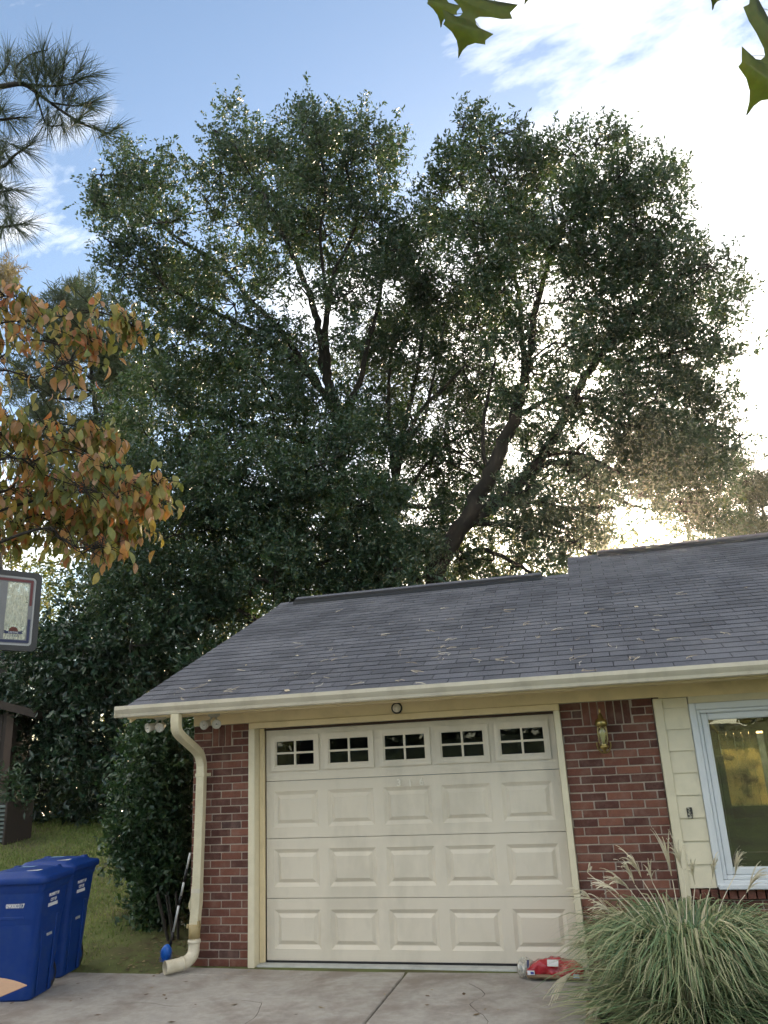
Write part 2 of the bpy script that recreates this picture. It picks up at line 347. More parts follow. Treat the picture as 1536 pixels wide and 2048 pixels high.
drive = empty('driveway'); tag(drive, 'stained grey concrete driveway in front of the garage door', 'driveway', kind='structure')
def slab(x0, x1, y0, y1, zt=-.03, m=None, name='concrete_slab', cuts=24):
    MB().bbox(x0, x1, y0, y1, zt-.1, zt, .008).build(name, m or m_concrete, drive)
slab(-7.0, 1.318, -9.3, -.035-.21); slab(-.86, 1.318, -.243, -.012); slab(1.330, 2.82, -9.3, -.012)
MB().box(-6.9, 2.8, -9.2, -.04, -.125, -.052).build('joint_bed', m_soil, drive)
slab(-.05, 2.745, -.004, .16, -.012, m_apron, 'apron_slab')
for pts in ([(-.9, -1.15), (-.55, -1.02), (-.2, -1.08), (.15, -.9), (.42, -.95)], [(1.9, -.35), (2.05, -.6), (1.98, -.85), (2.15, -1.2), (2.1, -1.7)], [(.42, -.95), (.5, -1.3), (.44, -1.7)]):
    cv = []; cf = []
    pp, qq = smooth_path([(a, b, -.0296) for a, b in pts], [1]*len(pts), 6)
    for i, p_ in enumerate(pp):
        w_ = .0012+.0012*random.random(); jx = random.uniform(-.008, .008); cv += [(p_[0]+jx-w_, p_[1]-w_, -.0296), (p_[0]+jx+w_, p_[1]+w_, -.0296)]
    MB().add(cv, [(2*i, 2*i+1, 2*i+3, 2*i+2) for i in range(len(pp)-1)]).build('hairline_crack', m_soil, drive)
bed = MB().box(2.86, 7.0, -3.2, -.01, -.12, -.035).build('planting_bed', m_soil); tag(bed, 'bare soil bed under the ornamental grass', 'bed', kind='structure')
edg = empty('bed_edging', (2.84, -.7, 0)); tag(edg, 'pale tan paver blocks edging the grass bed', 'edging')
for i in range(5):
    o = MB().bbox(-.045, .045, -.1, .1, -.1, .0, .01).build('paver_block', mat('tan_paver', (.36, .29, .20), .9, var=.2, bump=.4, rnd=.12), edg); o.location = (random.uniform(-.006, .006), .22-.215*i-.15, .0)

# lawn blades where the lawn is in view
def blades(n, x0, x1, y0, y1, hmin, hmax, seed, keep):
    r = np.random.default_rng(seed); x = r.uniform(x0, x1, n); y = r.uniform(y0, y1, n); k = keep(x, y, r); x = x[k]; y = y[k]; n = len(x)
    a = r.uniform(0, 2*np.pi, n); h = r.uniform(hmin, hmax, n)*(1+.035*np.clip(y, 0, 12)); w = h*.09*(1+.12*np.clip(y, 0, 12)); ln = r.normal(0, .6, (n, 2))*h[:, None]
    P = np.stack([x, y, gz(x, y)-.004], -1); t = np.stack([np.cos(a)*w, np.sin(a)*w, 0*w], -1)
    T = P+np.concatenate([ln, h[:, None]], 1)
    V = np.stack([P-t, P+t, T], 1).reshape(-1, 3); return V, np.arange(3*n).reshape(-1, 3)
def patch(x, y): return np.sin(x*2.1+1.3*np.sin(y*1.2))+np.sin(y*1.9+x*.7)
def keep(x, y, r):
    ok = (y > -.26+.03*np.sin(x*9)) & ((x < -.9) | (y > .1)) & (x < -.72)
    near_wall = (x > -1.75) & (y < 2.0)
    dens = np.clip(.75+.28*patch(x, y), .12, 1)*np.where(near_wall, .12, 1)
    d = (CAM[0]-x)/(y-CAM[1]+1e-6)
    return ok & (r.random(len(x)) < dens) & (x > -9.5)
V, F = blades(150000, -9.5, -.7, -.3, 8.5, .018, .05, 3, keep)
lg = link('lawn_grass', fast_mesh('lawn_grass', V, F, m_grass)); tag(lg, 'short thin green and straw lawn grass beside the driveway', 'grass', kind='stuff')
# fallen leaves and grit
def litter(name, pts, smin, smax, m, seed):
    r = np.random.default_rng(seed); n = len(pts); a = r.uniform(0, 2*np.pi, n); s = r.uniform(smin, smax, n); P = np.asarray(pts)
    d = np.stack([np.cos(a), np.sin(a), r.uniform(-.1, .25, n)], -1); q = np.stack([-np.sin(a), np.cos(a), r.uniform(-.2, .3, n)], -1)
    V = np.stack([P-d*s[:, None], P+q*s[:, None]*.5, P+d*s[:, None], P-q*s[:, None]*.45], 1).reshape(-1, 3); V[:, 2] = np.maximum(V[:, 2], np.repeat(P[:, 2], 4)+.001)
    return fast_mesh(name, V, np.arange(4*n).reshape(-1, 4), m)
r = np.random.default_rng(5)
p1 = np.stack([r.uniform(-3, 2.8, 130), r.uniform(-2, -.05, 130), np.full(130, -.027)], -1)
xx = r.uniform(-6.5, -.75, 420); yy = r.uniform(-.2, 7, 420); p2 = np.stack([xx, yy, gz(xx, yy)+.015], -1)
xx = r.uniform(-1.6, -.72, 260); yy = r.uniform(-.22, 1.4, 260); p3 = np.stack([xx, yy, gz(xx, yy)+.006], -1)
ll = link('leaf_litter', litter('leaf_litter', np.concatenate([p1[:60], p2, p3]), .014, .034, m_litter, 6)); tag(ll, 'scattered dry fallen leaves and bits on lawn and concrete', 'leaf litter', kind='stuff')

# ------------------------------------------------------------------ house
house = empty('house', (0, 0, 0)); tag(house, 'brick and cream single garage end of a house with dark shingle roof', 'house')
BZ0, BZ1 = -.03, 2.05
ROW, MOD = .0672, .203
full_brick = MB().bbox(-.5*.193, .5*.193, 0, .07, -.0285, .0285, .0035).mesh('brick', m_brick)
sold_brick = MB().bbox(-.0285, .0285, 0, .07, -.096, .096, .0035).mesh('brick', m_brick)
def pier(name, x0, x1, z0, z1, sold=None, label=None):
    p = MB().box(x0+.004, x1-.002, .007, .12, z0-.02, z1).build(name, m_mortar, house)
    if label: p['label'] = label
    nrow = int(round((z1-z0)/ROW)); rh = (z1-z0)/nrow
    for i in range(nrow):
        z = z0+rh*(i+.5); x = x0-(MOD*.5 if i % 2 else 0)+random.uniform(-.01, .01)
        top3 = sold and i >= nrow-3
        while x < x1-.012:
            a, b = max(x, x0), min(x+MOD, x1); x += MOD
            segs = [(a, b)]
            if top3:
                segs = []
                if a < sold[0]: segs.append((a, min(b, sold[0])))
                if b > sold[1]: segs.append((max(a, sold[1]), b))
            for (a, b) in segs:
                if b-a < .035: continue
                o = link('brick', full_brick, p); o.scale = ((b-a-.010)/.193, 1, (rh-.0098)/.057)
                o.location = ((a+b)/2+random.uniform(-.0015, .0015), random.uniform(-.002, .002), z+random.uniform(-.0015, .0015))
    if sold:
        n = int(round((sold[1]-sold[0])/ROW)); w = (sold[1]-sold[0])/n
        for k in range(n):
            o = link('brick', sold_brick, p); o.scale = ((w-.010)/.057, 1, (rh*3-.010)/.192)
            o.location = (sold[0]+w*(k+.5), random.uniform(-.002, .001), z1-rh*1.5)
    return p
pier('brick_pier', -.71, -.118, BZ0, BZ1, (-.51, -.31)); pier('brick_pier', 2.80, 3.575, BZ0, BZ1, (2.985, 3.39))
pier('brick_wall_below_window', 3.655, 5.6, BZ0, .49)
# rowlock sill of bricks under the window
for k in range(27):
    o = MB().bbox(-.0285, .0285, -.03, .08, -.035, .035, .004).mesh('brick', m_brick) if k == 0 else rl
    rl = o; b = link('sill_brick', rl, house); b.location = (3.69+k*.0675, random.uniform(-.004, .004), .535)
# shell: side, back and inner walls so the rooms are closed
w = MB().box(-.70, -.60, .12, 6.6, -.2, 2.1).box(-.60, 4.93, 6.5, 6.6, -.2, 2.1).box(5.6, 7.0, 6.5, 6.6, -.2, 2.1).box(4.93, 5.6, 6.5, 6.6, -.2, .7).box(4.93, 5.6, 6.5, 6.6, 1.75, 2.1).box(3.0, 3.1, .3, 6.5, -.2, 2.1).box(3.585, 3.95, .03, .12, -.1, 2.1).box(5.5, 7.0, .03, .12, -.1, 2.1).box(3.95, 5.5, .03, .12, -.1, .55).box(3.95, 5.5, .03, .12, 2.0, 2.1).box(6.9, 7.0, .12, 6.5, -.2, 2.1)
w.build('wall_shell', m_brick, house)
MB().add([(-.65, .0, 2.1), (-.65, 6.6, 2.1), (-.65, 3.3, 3.75)], [(0, 1, 2)]).add([(-.60, .0, 2.1), (-.60, 6.6, 2.1), (-.60, 3.3, 3.75)], [(0, 2, 1)]).build('gable', m_cream, house)
# ceiling and soffit, frieze
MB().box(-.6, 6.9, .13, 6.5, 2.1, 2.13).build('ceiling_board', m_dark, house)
MB().box(-1.10, 7.0, -.49, -.021, 2.145, 2.16).build('soffit', m_cream, house)
MB().box(-.70, 3.63, -.02, .02, 2.052, 2.146).build('frieze_board', m_cream, house)
MB().box(3.63, 7.0, -.018, .03, 2.04, 2.146).build('frieze_board', m_cream, house)
MB().box(-1.12, 7.0, -.515, -.492, 2.13, 2.235).build('fascia', m_cream, house)
# header and casings of the garage opening
MB().bbox(-.116, 2.80, -.034, .02, 1.995, 2.05, .004).build('door_header', m_cream, house)
MB().box(-.05, 2.745, .02, .10, 2.0, 2.05).build('header_reveal', m_cream, house)
MB().bbox(-.118, -.055, -.034, .115, -.028, 1.994, .004).build('door_casing', m_creamlt, house)
MB().bbox(-.053, -.006, .075, .112, -.01, 1.994, .003).build('door_stop', m_cream, house)
MB().bbox(2.746, 2.80, -.034, .115, -.028, 1.994, .004).build('door_casing', m_creamlt, house)
MB().box(-.01, 2.75, .088, .112, 1.972, 1.994).build('top_seal', mat('rubber_seal', (.07, .045, .035), .8), house)
MB().box(0.0, 2.74, .10, .15, -.012, .004).build('bottom_seal', m_black, house)

# garage door: four sections of framed panels, the top one glazed
DY = .113; DWID = 2.741; SH = .5025; gd = empty('garage_door'); gd.parent = house
gd['label'] = 'cream raised panel sectional garage door with row of small windows'
MODX = DWID/5; PW, PH = .44, .315
def rpanel():
    b = MB(); hw, hh = PW/2, PH/2; rings = []
    for ins, dy in ((0, 0), (.004, .004), (.030, .018), (.036, .018), (.066, .001)): rings.append([(-hw+ins, dy, -hh+ins), (hw-ins, dy, -hh+ins), (hw-ins, dy, hh-ins), (-hw+ins, dy, hh-ins)])
    v = sum(rings, []); f = []
    for i in range(len(rings)-1):
        for j in range(4): f.append((i*4+j, i*4+(j+1) % 4, i*4+4+(j+1) % 4, i*4+4+j))
    f.append(tuple(range(len(v)-4, len(v)))); return b.add(v, f).mesh('raised_panel', m_door)
pm = rpanel(); pane_me = None
def section(z0, z1, holes):
    b = MB(); y0, y1 = DY, DY+.045
    zc0, zc1 = holes[0][2], holes[0][3]
    b.box(0.004, DWID-.004, y0, y1, z0+.0025, zc0); b.box(0.004, DWID-.004, y0, y1, zc1, z1-.0025)
    xs = [0.004]+sum([[h[0], h[1]] for h in holes], [])+[DWID-.004]
    for i in range(0, len(xs), 2): b.box(xs[i], xs[i+1], y0, y1, zc0, zc1)
    return b.build('door_section', m_door, gd)
for s in range(4):
    z0, z1 = s*SH, (s+1)*SH; hs = []
    for k in range(5):
        cx = MODX*(k+.5)+(k-2)*-.012
        if s < 3: hs.append((cx-PW/2, cx+PW/2, z0+.5*SH-PH/2, z0+.5*SH+PH/2))
        else: hs.append((cx-.20, cx+.20, 1.633, 1.882))
    section(z0, z1, hs)
    for (a, b, c, d) in hs:
        if s < 3:
            o = link('raised_panel', pm, gd); o.location = ((a+b)/2, DY, (c+d)/2)
        else:
            cx, cz = (a+b)/2, (c+d)/2
            fr = MB(); ow, oh, iw, ih = .242, .162, .188, .108
            for (x0, x1, zz0, zz1) in ((-ow, ow, ih+.012, oh), (-ow, ow, -oh, -ih-.012), (-ow, -iw-.012, -ih-.012, ih+.012), (iw+.012, ow, -ih-.012, ih+.012)): fr.box(x0, x1, -.016, .0, zz0, zz1)
            for (x0, x1, zz0, zz1) in ((-iw-.012, iw+.012, ih, ih+.012), (-iw-.012, iw+.012, -ih-.012, -ih), (-iw-.012, -iw, -ih, ih), (iw, iw+.012, -ih, ih)): fr.box(x0, x1, -.008, .012, zz0, zz1)
            fr.box(-.009, .009, -.006, .014, -ih, ih); fr.box(-iw, -.009, -.006, .014, -.009, .009); fr.box(.009, iw, -.006, .014, -.009, .009)
            o = fr.build('window_frame', m_door, gd); o.location = (cx, DY-.0005, cz)
            for sx in (-1, 1):
                for sz in (-1, 1):
                    if pane_me is None: pane_me = MB().box(-.0895, .0895, 0, .003, -.0495, .0495).mesh('pane', m_glass2)
                    o = link('pane', pane_me, gd); o.location = (cx+sx*.0985, DY+.008, cz+sz*.0585)
for i, ch in enumerate('316'):
    text_on(gd, ch, .085, mat('numeral_highlight', (.84, .79, .68), .5), (1.30+.105*i, DY-.002, SH*3-.06-.008*(i % 2)), (1, 0, .03), (.06*(i-1), 0, 1), 'painted_numeral', .0015, .012)  # door colour lightened so the relief's faint highlights show
MB().box(.05, 2.7, .9, .92, .0, 2.08).build('dim_garage_screen', mat('garage_inside', (.16, .18, .21), .9), house)  # added sheet behind the panes; its bluish grey imitates the dim interior

# corner trim, lap siding, window
MB().bbox(3.578, 3.652, -.03, .03, BZ0, 2.04, .004).build('corner_trim', m_creamlt, house)
zb = .58; k = 0
while zb < 2.03:
    h = min(.172, 2.038-zb)
    b = MB()
    for (xa, xb) in ((3.653, 3.852), (5.50, 6.9)):
        b2 = MB().add([(xa, -.020, zb), (xb, -.020, zb), (xb, -.008, zb+h-.001), (xa, -.008, zb+h-.001), (xa, .03, zb), (xb, .03, zb), (xb, .03, zb+h-.001), (xa, .03, zb+h-.001)],
                      [(0, 1, 2, 3), (4, 7, 6, 5), (0, 4, 5, 1), (3, 2, 6, 7), (0, 3, 7, 4), (1, 5, 6, 2)])
        b2.build('siding_board', m_siding, house)
    zb += .172
MB().box(3.86, 5.50, -.016, .03, 1.985, 2.039).build('siding_board', m_siding, house)
win = empty('window'); win.parent = house; win['label'] = 'white vinyl framed picture window beside the garage'
def wframe(name, x0, x1, z0, z1, wd, y0, y1, m, bev=.004):
    MB().bbox(x0, x0+wd, y0, y1, z0, z1, bev).build(name, m, win); MB().bbox(x1-wd, x1, y0, y1, z0, z1, bev).build(name, m, win)
    MB().bbox(x0+wd, x1-wd, y0, y1, z1-wd, z1, bev).build(name, m, win); MB().bbox(x0+wd, x1-wd, y0, y1, z0, z0+wd, bev).build(name, m, win)
wframe('casing', 3.855, 5.495, .585, 1.983, .052, -.036, .04, m_vinyl)
wframe('frame', 3.907, 5.443, .637, 1.931, .030, -.018, .05, m_vinyl, .006)
wframe('sash', 3.937, 5.413, .667, 1.901, .058, -.002, .05, m_vinyl, .010)
MB().bbox(3.86, 5.49, -.075, -.037, .574, .612, .006).build('sill', m_vinyl, win)
MB().box(3.99, 5.36, .018, .023, .72, 1.848).build('pane', m_glass, win)
# room behind the window
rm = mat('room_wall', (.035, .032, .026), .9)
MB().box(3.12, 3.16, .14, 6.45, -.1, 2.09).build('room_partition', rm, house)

bl = mat('painted_window_glow', (.80, .68, .36), .9, var=.3, vscale=5, stain=(.05, .05, .03), stain_scale=4.5, stain_amt=.85, transl=.85)  # added blind stands in for yellow light in the glass; blotches paint tree silhouettes
for k in range(5): MB().box(4.93+.11*k, 4.93+.11*k+.106, 6.44+.006*(k % 2), 6.444+.006*(k % 2), .67, 1.78).build('window_glow_panel', bl, house)
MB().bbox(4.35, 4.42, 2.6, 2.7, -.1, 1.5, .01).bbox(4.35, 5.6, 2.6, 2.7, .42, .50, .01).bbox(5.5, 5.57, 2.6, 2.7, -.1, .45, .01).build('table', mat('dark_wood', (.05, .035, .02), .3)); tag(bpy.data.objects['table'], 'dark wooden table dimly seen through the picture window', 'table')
# worn sticker scrap on the siding
MB().bbox(3.715, 3.758, -.030, -.016, 1.09, 1.175, .004).build('door_bell_plate', mat('worn_black_metal', (.03, .03, .03), .5, stain=(.55, .52, .42), stain_scale=55, stain_amt=1.0, metal=.3), house)

# gutter
gp = [(-.516, 2.245), (-.516, 2.145), (-.575, 2.142), (-.590, 2.150), (-.596, 2.175), (-.610, 2.195), (-.622, 2.215), (-.622, 2.246), (-.612, 2.246), (-.612, 2.220), (-.600, 2.200), (-.586, 2.178), (-.580, 2.156), (-.526, 2.153), (-.526, 2.245)]
MB().prism(gp, -1.19, 7.0).build('gutter', m_gutter, house)
MB().box(-1.194, -1.1905, -.62, -.517, 2.144, 2.244).build('gutter_end_cap', m_gutter, house)
for x in np.arange(-.9, 7, .75): MB().box(x, x+.02, -.61, -.52, 2.236, 2.24).build('gutter_hanger', m_gutter, house)
# downspout
sect = [(-.040, -.030), (-.033, -.033), (-.013, -.030), (.013, -.030), (.033, -.033), (.040, -.030), (.040, .030), (.033, .033), (-.033, .033), (-.040, .030)]
ds = MB(); p, q = smooth_path([(-.585, -.565, 2.145), (-.585, -.565, 2.06), (-.585, -.545, 2.0), (-.585, -.47, 1.95), (-.585, -.20, 1.835), (-.585, -.11, 1.78), (-.585, -.068, 1.70), (-.585, -.062, 1.62), (-.59, -.062, 1.2), (-.602, -.062, .6)], [1]*10, 4)
dso = ds.tube(p, 1.0, sect=sect, smooth=False).build('downspout', m_spout, house)
for k in range(7): # crimps on the elbow
    t = .15+.07*k; MB().bbox(-.627, -.6255, -.565+.04*k, -.555+.04*k, 2.02-.016*k, 2.06-.02*k, .0006).build('elbow_crimp', m_spout, dso)
for z in (1.60,): MB().bbox(-.634, -.536, -.100, -.006, z-.014, z+.014, .002).bbox(-.536, -.515, -.012, -.004, z-.014, z+.014, .002).build('strap', m_spout, dso)
lo = MB(); lo.tube([(-.602, -.064, .64), (-.603, -.066, .5), (-.607, -.075, .40), (-.612, -.080, .30)], [1.06, 1.08, 1.02, 1.1], sect=sect, smooth=False).build('lower_downspout', m_spout, house)
MB().tube([(-.602, -.064, .62), (-.602, -.064, .585)], 1.12, sect=sect, smooth=False).build('joint_band', m_gutter, dso)
MB().add([(-.648, -.07, .60), (-.672, -.09, .50), (-.668, -.10, .47), (-.640, -.11, .42), (-.645, -.08, .44)], [(0, 1, 4), (1, 2, 4), (2, 3, 4)]).build('torn_flap', m_spout, dso)
MB().tube([(-.612, -.080, .33), (-.612, -.081, .27), (-.612, -.082, .21)], [.056, .052, .050], n=14).build('tape_wrap', m_tape, house)
MB().bbox(-.675, -.655, -.12, -.10, .30, .335, .003).bbox(-.57, -.55, -.12, -.09, .31, .36, .003).build('tape_scrap', m_tape, house)
p, q = smooth_path([(-.612, -.082, .215), (-.612, -.085, .14), (-.617, -.10, .085), (-.645, -.155, .045), (-.70, -.235, .035), (-.765, -.315, .035)], [.050, .050, .052, .053, .054, .054], 5)
pv = MB().tube(p, q, n=18, cap=False); e = MB(); pv.build('drain_elbow', m_pvc, house)
MB().lathe([(.0575, -.012), (.0575, .012)], (-.612, -.083, .19), n=18).build('elbow_collar', m_pvc, house)
MB().lathe([(.057, -.010), (.057, .010)], (-.668, -.19, .038), (-.55, -.8, 0), n=18).build('elbow_collar', m_pvc, house)

# ------------------------------------------------------------------ roof
SL = .42; TH = math.atan(SL); ct, st = math.cos(TH), math.sin(TH); EY, EZ = -.53, 2.238
def rp(x, t, n=0.0): return (x, EY+t*ct-n*st, EZ+t*st+n*ct)
roof = empty('roof'); roof.parent = house
RX0, RXS, RX1 = -1.12, 2.985, 7.2; RY1, RY2 = 3.30, 4.46
def deck(x0, x1, ry):
    zr = EZ+(ry-EY)*SL; yb = 2*ry-EY; th = .03
    MB().prism([(EY, EZ), (ry, zr), (yb, EZ), (yb, EZ-th), (ry, zr-th), (EY, EZ-th)], x0, x1).build('roof_deck', m_tar, roof)
    return zr
Z1 = deck(RX0, RXS, RY1); Z2 = deck(RXS+.0005, RX1, RY2)
MB().prism([(EY+.02, EZ-.035), (RY1, Z1-.035), (2*RY1-EY, EZ-.035), (2*RY1-EY, EZ-.15), (RY1, Z1-.15), (EY+.02, EZ-.14)], RX0+.02, RX0+.04).build('rake_board', m_cream, roof)
EXP, TAB = .14, .305
def shingle_geo(w): return [(-w/2, 0, .004), (w/2, 0, .004), (w/2, .15, .0005), (-w/2, .15, .0005), (-w/2, 0, .0115), (w/2, 0, .0115), (w/2, .15, .0035), (-w/2, .15, .0035)]
SFC = [(0, 3, 2, 1), (4, 5, 6, 7), (0, 1, 5, 4), (1, 2, 6, 5), (2, 3, 7, 6), (3, 0, 4, 7)]
sh_me = MB().add(shingle_geo(.298), SFC).mesh('shingle', m_shingle)
field = MB(); cnt = 0
nrow = int((RY2-EY)/ct/EXP)
for i in range(nrow):
    t = i*EXP; y = EY+t*ct
    xl = RX0 if y < RY1-.05 else RXS
    x = RX0-.02-(TAB*.5 if i % 2 else 0)+random.uniform(-.012, .012)
    while x < RX1:
        a, b = max(x, xl-.012), min(x+TAB, RX1); x += TAB
        if b-a < .05: continue
        wd = b-a-.008
        seen = a < 4.75+.12*i
        if i < 14 and seen and cnt < 300:
            o = link('shingle', sh_me, roof); o.scale = (wd/.298, 1, 1); o.location = rp((a+b)/2, t+random.uniform(-.002, .002), .001+random.uniform(0, .0015)); o.rotation_euler = (TH, 0, random.uniform(-.004, .004)); cnt += 1
        else:
            g = shingle_geo(wd); dt = random.uniform(-.002, .002); dn = .001+random.uniform(0, .0015)
            field.add([rp((a+b)/2+p[0], t+p[1]+dt, p[2]+dn) for p in g], SFC)
fo = field.build('shingle_field', m_shingle, roof); fo['kind'] = 'stuff'
# hip-free gable edge: back slope shingles as one sheet, ridge caps and ridge vents
for (x0, x1, ry, zr) in ((RX0-.01, RXS, RY1, Z1), (RXS, RX1, RY2, Z2)):
    MB().add([(x0, ry, zr+.012), (x1, ry, zr+.012), (x1, 2*ry-EY, EZ+.012), (x0, 2*ry-EY, EZ+.012)], [(0, 1, 2, 3)]).build('back_slope', m_shingle, roof)
    k = x0
    while k < x1-.02:
        e = min(k+.14, x1)
        MB().add([(k, ry-.13, zr-.13*SL+.014), (e, ry-.13, zr-.13*SL+.017), (e, ry, zr+.028), (k, ry, zr+.022), (k, ry+.13, zr-.13*SL+.014), (e, ry+.13, zr-.13*SL+.017)], [(0, 1, 2, 3), (3, 2, 5, 4)]).build('ridge_cap', m_shingle, roof); k += .14
def vent(x0, x1, ry, zr):
    MB().prism([(ry-.15, zr-.15*SL+.016), (ry-.15, zr-.15*SL+.050), (ry, zr+.078), (ry+.15, zr-.15*SL+.050), (ry+.15, zr-.15*SL+.016)], x0, x1).build('ridge_vent', m_black, roof)
    MB().add([(x0-.005, ry-.120, zr-.15*SL+.062), (x1+.005, ry-.120, zr-.15*SL+.062), (x1+.005, ry, zr+.083), (x0-.005, ry, zr+.083), (x0-.005, ry+.155, zr-.15*SL+.062), (x1+.005, ry+.155, zr-.15*SL+.062)], [(0, 1, 2, 3), (3, 2, 5, 4)]).build('vent_cap', m_shingle, roof)
vent(-.88, 2.62, RY1, Z1); vent(3.42, 7.1, RY2, Z2)
MB().prism([(RXS-.012, 0), (RXS-.0015, 0), (RXS-.0015, -.16), (RXS-.012, -.16)], RY1, RY1+.001, 'y') if False else None
MB().add([(RXS-.002, RY1-.1, EZ+(RY1-.1-EY)*SL-.05), (RXS-.002, RY2, Z2-.02), (RXS-.002, 2*RY2-EY-1.2, EZ+.3), (RXS-.002, 2*RY1-EY, EZ)], [(0, 1, 2, 3)]).build('upper_gable', m_cream, roof)

# pine straw lying on the shingles: pale straws mostly in pairs
r = np.random.default_rng(21); n = 130
c = np.stack([np.concatenate([r.uniform(-.7, 5.6, n//2), r.normal(1.8, 1.3, n-n//2)]), np.abs(r.normal(0, 1.6, n))], -1); c[:, 1] = np.clip(c[:, 1], .03, 3.8)
Vs = []; Fs = []
for (cx, tt) in c:
    a0 = r.uniform(0, 2*np.pi)
    for k in range(r.integers(1, 4)):
        a = a0+r.normal(0, .45); ln = r.uniform(.05, .14); w_ = .0018
        d = np.array([math.cos(a), math.sin(a)]); q_ = np.array([-d[1], d[0]])
        pts = []
        for s_ in (0, .5, 1):
            bend = .02*math.sin(math.pi*s_)*r.normal()
            b = np.array([cx, tt])+d*ln*s_+q_*bend; pts.append((b-q_*w_, b+q_*w_, .016+.012*r.random()))
        b0_ = len(Vs)
        for (A, B, h_) in pts: Vs.append(rp(A[0], max(A[1], 0), h_)); Vs.append(rp(B[0], max(B[1], 0), h_+.002))
        Fs += [(b0_, b0_+1, b0_+3, b0_+2), (b0_+2, b0_+3, b0_+5, b0_+4)]
ps = link('pine_straw', fast_mesh('pine_straw', Vs, Fs, m_straw)); tag(ps, 'pale dry pine needles scattered over the dark shingles', 'pine straw', kind='stuff')
for (px_, tt, s_) in ((-.55, .55, .05), (-.35, 1.0, .04), (3.65, 2.0, .07), (.15, 1.2, .05), (.45, .06, .08)):
    a = random.uniform(0, 3); P = [rp(px_+s_*math.cos(a+k*math.pi/3)*(.5 if k % 3 else 1)*.6, tt+.03+s_*math.sin(a+k*math.pi/3)*(.5 if k % 3 else 1)*.6, .02+.006*(k % 2)) for k in range(6)]
    lf = MB().add(P+[rp(px_, tt+.03, .016)], [(k, (k+1) % 6, 6) for k in range(6)]).build('fallen_leaf', m_straw)
    tag(lf, {-.55: 'pale dry leaf on the lower left roof slope', -.35: 'small pale leaf higher on the left roof slope', 3.65: 'largest dry leaf on the right half of the roof', .15: 'dry leaf midway up the left roof slope', .45: 'dry leaf caught at the gutter edge above garage'}[px_], 'leaf', 'dry leaves on the roof')

# ------------------------------------------------------------------ lamps on the house
def floodlight(x, y, label, turn):
    t = empty('floodlight', (x, y, 2.145)); tag(t, label, 'floodlight', 'twin floodlights under the eave')
    MB().lathe([(.0, -.030), (.035, -.030), (.055, -.018), (.058, 0)], (0, 0, 0), n=20).build('canopy', m_lampw, t)
    for s in (-1, 1):
        MB().tube([(s*.018, 0, -.02), (s*.03, -.01, -.05), (s*.042, -.03, -.075)], .010, n=8).build('arm', m_lampw, t)
        d = Vector((s*.30+turn, -1, -.28)).normalized(); c = Vector((s*.048, -.035, -.085))
        h = MB().lathe([(.016, -.03), (.030, -.015), (.036, .03), (.043, .055), (.043, .066), (.037, .066), (.034, .058)], c, d, n=20).build('lamp_head', m_lampw, t)
        MB().lathe([(.001, .052), (.020, .058), (.034, .056), (.035, .050)], c, d, n=20).build('lens', m_lens, h)
        MB().lathe([(.001, .061), (.007, .062), (.009, .058)], c, d, n=10).build('bulb_tip', m_chrome, h)
    return t
floodlight(-.905, -.30, 'white twin floodlight at far left, half hidden behind downspout', -.25)
floodlight(-.385, -.22, 'white twin floodlight above the brick pier left of garage door', .15)

t = empty('round_light', (1.35, -.021, 2.100)); tag(t, 'small round chrome rimmed glass lamp centred above garage door', 'lamp')
MB().lathe([(.052, 0), (.052, .008), (.046, .014), (.041, .012)], (0, 0, 0), (0, -1, 0), n=28).build('rim', m_black, t)
MB().lathe([(.041, .010), (.034, .018), (.018, .025), (.001, .027)], (0, 0, 0), (0, -1, 0), n=28).build('lens', mat('pale_lens', (.72, .68, .58), .12, var=.5, vscale=50), t)

t = empty('wall_lantern', (3.135, 0, 1.80)); tag(t, 'aged brass and glass carriage lantern on the right brick pier', 'lantern')
MB().lathe([(.034, -.005), (.034, .008), (.026, .016), (.010, .020)], (0, 0, -.02), (0, -1, 0), n=20).build('back_plate', m_brass, t)
p, q = smooth_path([(0, -.012, -.02), (0, -.05, -.07), (0, -.085, -.145), (0, -.10, -.135)], [.010, .009, .010, .012], 4); MB().tube(p, q, n=8).build('arm', m_brass, t)
MB().lathe([(.005, .215), (.009, .20), (.005, .185), (.010, .170), (.020, .160), (.022, .135), (.040, .125), (.050, .105), (.052, .078), (.046, .074)], (0, -.10, -.03), n=20).build('cap', m_brass, t)
MB().lathe([(.043, .074), (.050, .02), (.046, -.05), (.030, -.085)], (0, -.10, -.03), n=24).build('glass_shade', m_clear, t)
MB().lathe([(.001, .06), (.018, .05), (.022, .0), (.016, -.04), (.012, -.07)], (0, -.10, -.03), n=16).build('bulb', mat('frosted_bulb', (.62, .64, .52), .3), t)
for k in range(4):
    a = math.pi/4+k*math.pi/2; p, q = smooth_path([(.046*math.cos(a), -.10+.046*math.sin(a), .046), (.054*math.cos(a), -.10+.054*math.sin(a), -.01), (.050*math.cos(a), -.10+.050*math.sin(a), -.08), (.030*math.cos(a), -.10+.030*math.sin(a), -.118)], [.003]*4, 3); MB().tube(p, q, n=6).build('cage_rib', m_brass, t)
MB().lathe([(.036, -.083), (.040, -.095), (.028, -.112), (.012, -.125), (.010, -.14), (.004, -.15)], (0, -.10, -.03), n=20).build('base_cup', m_brass, t)
p, q = smooth_path([(-.055, -.10, -.09), (-.052, -.09, -.13), (-.03, -.08, -.165), (0, -.075, -.175), (.03, -.08, -.165), (.052, -.09, -.13), (.055, -.10, -.09)], [.007]*7, 4); MB().tube(p, q, n=8).build('scroll', m_brass, t)

